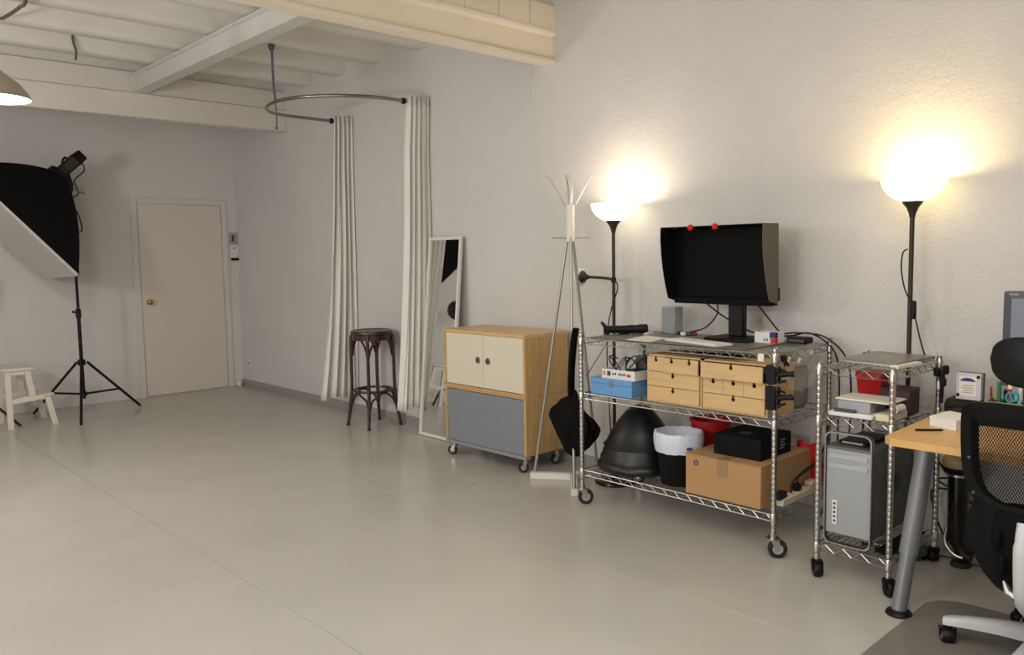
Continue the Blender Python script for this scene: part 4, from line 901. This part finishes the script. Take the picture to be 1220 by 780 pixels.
for s_ in (-1, 1):
    pts = [(3.557+.006*s_, .945+s_*.010+.013*math.cos(t), .836+.017*math.sin(t)-.004*s_) for t in [2*math.pi*k/16 for k in range(16)]]
    MB().tube(pts, .0048, 8, closed=True).out('handle', M_teal, o)
MB().tube([(3.557, .945, .825), (3.56, .947, ZD+.008)], [.007, .003], 6).out('blades', M_steel, o)
# second monitor at the right edge
o = thing('desk_monitor', (3.72, .80, ZD), 'slate grey flat monitor on the desk behind the office chair', 'monitor')
MB().prism(rrect(.46, .385, .008), .03, (3.73, .795, ZD+.32), (0, -1, 0), (0, 0, 1)).out('casing', M_slate, o)
m = MB(); A = rrect(.46, .385, .008); B_ = rrect(.408, .325, .003)
va = [m.bm.verts.new((3.698, .795-x, ZD+.32+y)) for x, y in A]; vb = [m.bm.verts.new((3.694, .795-x, ZD+.323+y)) for x, y in B_]; vc = [m.bm.verts.new((3.699, .795-x*.995, ZD+.323+y*.995)) for x, y in B_]
for i in range(len(A)):
    j = (i+1) % len(A); m.bm.faces.new((va[i], va[j], vb[j], vb[i])); m.bm.faces.new((vb[i], vb[j], vc[j], vc[i]))
m.out('bezel', M_slate, o)
MB().box((3.6965, .592, ZD+.162), (3.6985, .998, ZD+.484)).out('screen', M_screen2, o)
MB().box((3.6955, .972, ZD+.4975), (3.698, 1.005, ZD+.503)).out('maker_mark', M_greyprint, o)
MB().box((3.735, .75, ZD+.01), (3.765, .84, ZD+.30), .005).out('stand_neck', M_slate, o)
MB().prism(rrect(.24, .2, .04), .012, (3.74, .795, ZD), (1, 0, 0), (0, 1, 0)).out('stand_foot', M_slate, o)

# padded post under the desk
px, py = 3.865, 1.245
o = thing('padded_stool', (3.87, 1.22, 0), 'black post with a round tan padded top under the desk', 'stool')
MB().lathe([(0, .505), (.05, .503), (.066, .49), (.070, .47), (.064, .452), (0, .45)], (3.86, 1.222, 0), 28).out('pad', M_matpad, o)
MB().lathe([(0, .418), (.05, .42), (.066, .435), (.068, .452), (0, .452)], (3.86, 1.222, 0), 28).out('pad_shell', M_black, o)
MB().lathe([(.046, .41), (.052, .412), (.052, .424), (.046, .426)], (3.86, 1.222, 0), 24).out('chrome_collar', M_chrome, o)
MB().lathe([(0, .10), (.034, .10), (.040, .12), (.044, .36), (.046, .42), (0, .42)], (3.863, 1.223, 0), 24).out('post_sleeve', M_blackgloss, o)
MB().tube(spline([(3.852, 1.262, .17), (3.848, 1.268, .11), (3.842, 1.25, .075), (3.84, 1.22, .052), (3.842, 1.19, .045)], 6), .009, 10).out('chrome_foot_bar', M_chrome, o)
MB().tube(spline([(3.872, 1.23, .12), (3.874, 1.21, .075), (3.872, 1.19, .05), (3.872, 1.165, .042)], 5), .03, 12).out('curved_foot', M_black, o)
MB().lathe([(0, 0), (.042, 0), (.044, .008), (.036, .02), (0, .022)], (3.865, 1.205, 0), 24).out('rubber_foot', M_rubber, o)

# ------------------------------------------------------------------ office chair and floor mat
o = MB().prism([(2.30, 1.168), (2.30, -.5), (3.52, -.5), (3.47, .75), (3.452, 1.04), (3.435, 1.10), (3.40, 1.145), (3.34, 1.168)], .003, (0, 0, .0003)).out('floor_mat', M_floormat, at=(2.9, .3, 0)); tag(o, 'grey translucent chair mat with a rounded corner on the floor', 'mat')
hx, hy = 3.13, .69; bxp = 2.85
o = thing('office_chair', (hx, hy, 0), 'black mesh-back office chair with headrest and grey base at the desk', 'chair')
def yz(pts, x): return [(x, y, z) for y, z in pts]
def bow(y, z): return bxp+.06*((y-hy)/.24)**2*1.0+(.035*max(0, (.62-z)/.3) if z < .62 else -.02*((z-.62)/.32))
left_out = [(.75, .928), (.825, .926), (.883, .915), (.910, .888), (.915, .82), (.911, .72), (.897, .65), (.870, .60)]
fr = [(y, z) for y, z in left_out]; frR = [(2*hy-y, z) for y, z in fr][::-1]
loop = fr+[(.815, .565), (.755, .548), (hy, .545)]+[(2*hy-.755, .548), (2*hy-.815, .565)]+frR
pts = spline([(bow(y, z), y, z) for y, z in loop], 5, closed=True)
m = MB(); rad = []
n = len(pts)
# flat band frame: swept rectangle
ctr = Vector((bxp, hy, .74)); rings = []
for i in range(n):
    p = pts[i]; t = (pts[(i+1) % n]-pts[i-1]).normalized(); inn = Vector((1, 0, 0)).cross(t).normalized()
    if inn.dot(ctr-p) < 0: inn = -inn
    w_ = .052 if p.z < .86 else .075
    if p.z < .60: w_ = .05
    q = [p, p+inn*w_*.5+Vector((-.012, 0, 0)), p+inn*w_, p+inn*w_+Vector((.012, 0, 0)), p+Vector((.022, 0, 0))]
    rings.append([m.bm.verts.new(v) for v in q])
for i in range(n):
    A, B_ = rings[i], rings[(i+1) % n]
    for k in range(5): m.bm.faces.new((A[k], A[(k+1) % 5], B_[(k+1) % 5], B_[k]))
m.out('back_frame', M_blackmatte, o, smooth=50)
# woven mesh panel: crossing strands
m = MB()
def inside(y, z): return abs(y-hy) < (.195 if z > .68 else .195*max(.2, 1-((.68-z)/.16)**2)**.5) and .555 < z < .885
for s_ in (-1, 1):
    for k in range(-60, 120):
        run = []
        for t in range(0, 61):
            z = .545+.35*t/60; y = hy+s_*((z-.72)*.55)+(k-30)*.0085
            if inside(y, z): run.append((bow(y, z)+.006+.001*s_, y, z))
            else:
                if len(run) > 1: m.tube(run[::3]+([run[-1]] if (len(run)-1) % 3 else []), .0014, 3, caps=False)
                run = []
        if len(run) > 1: m.tube(run[::3]+([run[-1]] if (len(run)-1) % 3 else []), .0014, 3, caps=False)
m.out('mesh_panel', M_blackfab, o)['kind'] = 'stuff'
# lumbar pad: two stacked bulging shells with slots
def lumb(y0f, bulge, dx, zt, zb):
    def fn(u, v):
        a = (u-.5)*2; z = zt+(zb-zt)*v; w_ = y0f(z); y = hy+a*w_
        x = bow(hy, z)+dx-bulge*(1-abs(a)**2.5)*math.sin(math.pi*min(1, max(0, v*.9+.08)))+.07*abs(a)**3
        return (x, y, z)
    return fn
def wmain(z):
    P = [(.30, .10), (.31, .128), (.34, .155), (.37, .17), (.42, .19), (.475, .205), (.52, .20), (.56, .185), (.62, .175)]
    for (a, b), (c_, d_) in zip(P, P[1:]):
        if a <= z <= c_: return b+(d_-b)*(z-a)/(c_-a)
    return P[0][1] if z < .3 else P[-1][1]
MB().grid(lumb(wmain, .03, .015, .60, .30), 24, 24).out('lumbar_shell', M_blackmatte, o, solid=.03)
MB().grid(lumb(lambda z: wmain(z)*.72, .03, -.012, .585, .325), 20, 20).out('lumbar_cushion', M_blackfab, o, solid=.025)
for k, zz in enumerate((.50, .415)):
    MB().sphere((2.814, hy+.085-.015*k, zz), .03, (.22, .45, 1.15), 14).out('lumbar_slot', M_screen, o)
for (y, z) in ((.893, .735), (.877, .62)): MB().sphere((bow(y, z)-.012, y-.012, z), .006, n=10).out('frame_screw', M_dgrey, o)
sp = MB().tube(spline([(2.785, hy, .575), (2.768, hy, .52), (2.775, hy, .42), (2.80, hy, .33), (2.87, hy, .285), (3.0, hy, .30), (3.10, hy, .33)], 5), [.024]*6+[.028]*14+[.034]*11, 12).out('back_spine', M_chairgrey, o)
MB().tube([(2.795, hy+.02, .335), (2.80, hy+.045, .345), (2.805, hy+.06, .375)], [.016, .014, .004], 8).out('spine_bracket', M_alu, o)
# headrest
def hr(u, v):
    a = (u-.5)*2; b = (v-.5)*2; e = (max(0, 1-abs(a)**3.2))**.45
    return (bxp-.03-.02*(1-a*a)*(1-b*b)+.05*a*a, hy+.125*a, 1.068+.072*b*e)
MB().grid(hr, 28, 16).out('headrest', M_black, o, solid=.03)
MB().tube(spline([(bxp-.045, hy, .93), (bxp-.055, hy, .98), (bxp-.05, hy, 1.05)], 4), .024, 10).out('headrest_stem', M_black, o)
# seat, column, base
MB().prism(rrect(.46, .48, .1, 6), .07, (hx+.02, hy, .40), (1, 0, 0), (0, 1, 0)).out('seat', M_blackfab, o)
MB().box((hx-.12, hy-.1, .345), (hx+.12, hy+.1, .399), .01).out('seat_mechanism', M_black, o)
MB().cyl((hx, hy, .10), (hx, hy, .345), .028, n=20).out('gas_column', M_black, o)
MB().lathe([(0, .065), (.045, .065), (.055, .09), (.045, .135), (0, .14)], (hx, hy, 0), 24).out('hub', M_chairgrey, o)
for k in range(5):
    a = math.radians(101+72*k); dv = Vector((math.cos(a), math.sin(a), 0)); sd = Vector((-dv.y, dv.x, 0)); H = Vector((hx, hy, 0))
    m = MB(); st = []
    for f, w_, zt, zb in ((.04, .034, .125, .075), (.15, .030, .118, .078), (.25, .027, .105, .074), (.305, .024, .094, .068), (.325, .014, .088, .064)):
        c_ = H+dv*f
        st.append([m.bm.verts.new(c_+sd*s1*w_*k1+Vector((0, 0, z))) for s1, k1, z in ((-1, 1, zb), (-1, 1, zt-.01), (-1, .55, zt), (1, .55, zt), (1, 1, zt-.01), (1, 1, zb))])
    for A, B_ in zip(st, st[1:]):
        for i in range(6): m.bm.faces.new((A[i], A[(i+1) % 6], B_[(i+1) % 6], B_[i]))
    m.bm.faces.new(st[0][::-1]); m.bm.faces.new(st[-1]); m.out('base_arm', M_chairgrey, o)
    e = H+dv*.31; caster(o, e.x, e.y, .07, .027, .044, a+1.9, M_black, M_black, hub=M_greyplast)

# ------------------------------------------------------------------ softbox on its stand
SX_, SY_ = 2.19, 8.19
def light_stand(x, y, ztop, label, angs, hub_z, leg_r, name='light_stand'):
    o = thing(name, (x, y, 0), label, 'light stand')
    MB().cyl((x, y, .16), (x, y, .97), .0165, n=14).out('lower_tube', M_black, o)
    MB().cyl((x, y, .97), (x, y, ztop), .0125, n=14).out('upper_tube', M_black, o)
    c_ = MB().lathe([(.013, -.045), (.024, -.04), (.024, .04), (.013, .045)], (x, y, .955), 14).out('collar', M_black, o)
    MB().tube([(x-.02, y, .965), (x-.05, y-.01, .975)], [.007, .012], 8).out('collar_knob', M_black, c_)
    MB().lathe([(.014, -.03), (.034, -.025), (.034, .025), (.014, .03)], (x, y, hub_z), 14).out('leg_hub', M_black, o)
    MB().lathe([(.014, -.02), (.03, -.018), (.03, .018), (.014, .02)], (x, y, .205), 14).out('brace_hub', M_black, o)
    for a in angs:
        dv = Vector((math.cos(a), math.sin(a), 0)); P = Vector((x, y, 0)); t0 = P+dv*.05+Vector((0, 0, hub_z)); e = P+dv*leg_r+Vector((0, 0, .014))
        lg = MB().tube([t0, e], .0125, 8).out('leg', M_black, o)
        MB().tube([e+(t0-e)*.06, e-Vector((0, 0, .003))], [.015, .011], 8).out('leg_tip', M_rubber, lg)
        MB().tube([P+dv*.03+Vector((0, 0, .205)), t0.lerp(e, .60)], .010, 8).out('brace', M_black, o)
    return o
a3 = math.atan2(8.271-SY_, 2.729-SX_)
st = light_stand(SX_, SY_, 2.13, 'black tripod light stand carrying the softbox left of the door', (a3, math.atan2(8.60-SY_, 1.871-SX_), math.atan2(7.696-SY_, 2.024-SX_)), .50, .53)
A, B_, D = Vector((2.0937, 7.7679, 1.3118)), Vector((1.2674, 7.7238, 2.218)), Vector((2.0202, 8.5984, 1.2856)); C_ = B_+D-A
ap = Vector((2.0991, 8.2304, 2.2117)); ax = Vector((.734, .087, .674)).normalized()
o = thing('softbox', ap, 'large black softbox with a white front cloth facing down left', 'softbox')
def side(P, Q):
    up_ = (P-Q).normalized()
    def fn(u, v):
        rim = P.lerp(Q, u); c0 = (A+C_)/2; rad = rim-(c0+ax*((rim-c0).dot(ax)))
        # hub ring of radius .09 at the apex
        th = v*math.pi/2; k = .16*math.sin(th)+.84*v; hgt = (ap-c0).dot(ax)
        rdir = rad.normalized(); rr = .085+(rad.length-.085)*k; sag = -.035*math.sin(math.pi*u)*math.sin(math.pi*v)
        return c0+ax*(hgt*(.3*math.cos(th)+.7*(1-v) if v < 1 else 0))+rdir*(rr+sag)
    return fn
m = MB()
for P, Q in ((A, B_), (B_, C_), (C_, D), (D, A)): m.grid(side(P, Q), 16, 20)
m.out('black_shell', M_blackmatte, o, smooth=35)
def dif(u, v):
    p = A.lerp(B_, u).lerp(D.lerp(C_, u), v); return p-ax*(.009-.02*math.sin(math.pi*u)*math.sin(math.pi*v)-.006*math.sin(3*math.pi*u)*math.sin(math.pi*v))
MB().grid(dif, 12, 12).out('front_diffuser', M_diff, o)
rm = MB()
for P, Q in ((A, B_), (B_, C_), (C_, D), (D, A)): 
    n1 = ax*.012; n2 = ((A+C_)/2-(P+Q)/2).normalized()*.008
    V = [rm.bm.verts.new(p) for p in (P-n1, Q-n1, Q+n1, P+n1, P-n1+n2, Q-n1+n2, Q+n1+n2, P+n1+n2)]
    for f in ((0, 1, 2, 3), (7, 6, 5, 4), (0, 4, 5, 1), (3, 2, 6, 7), (0, 3, 7, 4), (1, 5, 6, 2)): rm.bm.faces.new([V[i] for i in f])
rm.out('white_edging', M_diff, o)
MB().lathe([(.0, -.02), (.092, -.02), (.095, .0), (.092, .03), (.06, .035), (0, .035)], ap, 24, ax).out('speed_ring', M_black, o)
f = thing('flash_head', ap+ax*.036, 'black studio flash head on the back of the softbox', 'flash')
q = Vector((0, 0, 1)).rotation_difference(ax).to_matrix()
m = MB(); pr = rrect(.105, .115, .02, 4); S0 = ap+ax*.037
rings = []
for s_, d_ in ((.85, 0), (1.0, .012), (1.0, .17), (1.08, .175), (1.08, .205), (1.0, .21), (1.0, .25), (.92, .262)):
    rings.append([m.bm.verts.new(S0+q@Vector((x*s_, y*s_, d_))) for x, y in pr])
for R0, R1 in zip(rings, rings[1:]):
    for i in range(len(pr)): m.bm.faces.new((R0[i], R0[(i+1) % len(pr)], R1[(i+1) % len(pr)], R1[i]))
m.bm.faces.new(rings[0][::-1]); m.bm.faces.new(rings[-1]); m.out('flash_body', M_black, f)
pm = MB(); V = [pm.bm.verts.new(S0+q@Vector((x, y, z))) for z in (.06, .17) for x, y in ((-.04, -.0615), (.04, -.0615), (.04, -.0578), (-.04, -.0578))]
for f_ in ((3, 2, 1, 0), (4, 5, 6, 7), (0, 1, 5, 4), (1, 2, 6, 5), (2, 3, 7, 6), (3, 0, 4, 7)): pm.bm.faces.new([V[i] for i in f_])
pm.out('control_plate', mat('olive_grey_panel', (46, 46, 40), .5, bump=.05), f)
MB().tube(spline([S0+ax*.03+Vector((0, 0, .065)), S0+ax*.04+Vector((0, 0, .095)), S0+ax*.075+Vector((0, 0, .095)), S0+ax*.09+Vector((0, 0, .06))], 4), .010, 8).out('carry_handle', M_black, f)
MB().tube([Vector((SX_, SY_, 2.07)), Vector((SX_, SY_, 2.135)), S0+ax*.05], [.022, .028, .03], 12).out('tilt_bracket', M_black, f)
MB().tube([Vector((SX_, SY_, 2.11)), Vector((SX_+.10, SY_-.05, 2.05))], [.008, .008], 8).out('tilt_lever', M_steel, f)
e = S0+ax*.235
MB().tube(spline([e, e+Vector((.03, -.02, -.12)), e+Vector((-.06, -.02, -.22)), e+Vector((-.03, -.02, -.33)), e+Vector((-.09, 0, -.40)), Vector((SX_+.05, SY_-.02, 1.85)), Vector((SX_+.07, SY_-.02, 1.72)), Vector((SX_+.025, SY_-.015, 1.66)), Vector((SX_+.02, SY_-.01, 1.3))], 6), .006, 7).out('power_cord', M_cable, f)

# second stand just outside the left edge (its leg reaches into the picture and the mirror shows it)
s2 = light_stand(1.18, 8.30, 1.17, 'black tripod stand at the left edge whose leg shows below the step stool', (-.546, 2.2, 3.9), .50, .527)
f2 = thing('small_flash_head', (1.18, 8.30, 1.17), 'small black flash head with a silver reflector on the left tripod, seen in the mirror', 'flash')
MB().lathe([(0, -.26), (.065, -.26), (.075, -.25), (.075, 0), (.085, .02), (0, .02)], (1.18, 8.30, 1.26), 20, (.8, -.5, -.1)).out('flash_body', M_black, f2)
MB().lathe([(.07, .02), (.10, .09), (.125, .16), (.122, .16), (.095, .09), (.06, .025)], (1.18, 8.30, 1.26), 28, (.8, -.5, -.1)).out('reflector', M_steel, f2)
MB().cyl((1.18, 8.30, 1.16), (1.18, 8.30, 1.215), .02, n=12).out('mount', M_black, f2)

# ------------------------------------------------------------------ step stool
o = thing('step_stool', (1.72, 8.18, 0), 'cream white wooden step stool beside the softbox stand', 'stool')
def slab(mb, p, y0, y1):
    return mb.prism(p, (y0-y1), (0, y0, 0), (1, 0, 0), (0, 0, 1)) if y0 > y1 else mb.prism(p, -(y1-y0), (0, y0, 0), (1, 0, 0), (0, 0, 1))
for y0, y1 in ((7.985, 8.01), (8.36, 8.385)):
    slab(MB(), [(1.528, 0), (1.572, 0), (1.572, .50), (1.528, .50)], y0, y1).out('rear_leg', M_whitepaint, o)
    slab(MB(), [(1.705, .275), (1.752, .275), (1.722, .50), (1.678, .50)], y0, y1).out('upper_leg', M_whitepaint, o)
    slab(MB(), [(1.872, 0), (1.918, 0), (1.868, .25), (1.822, .25)], y0, y1).out('step_leg', M_whitepaint, o)
    slab(MB(), [(1.573, .215), (1.825, .235), (1.818, .268), (1.705, .275), (1.573, .255)], y0, y1).out('side_rail', M_whitepaint, o)
    slab(MB(), [(1.573, .465), (1.68, .465), (1.678, .50), (1.573, .50)], y0, y1).out('top_rail', M_whitepaint, o)
MB().box((1.505, 7.965, .501), (1.755, 8.405, .525), .004).out('top_board', M_whitepaint, o)
MB().box((1.755, 8.012, .2515), (1.905, 8.358, .272), .003).out('step_board', M_whitepaint, o)
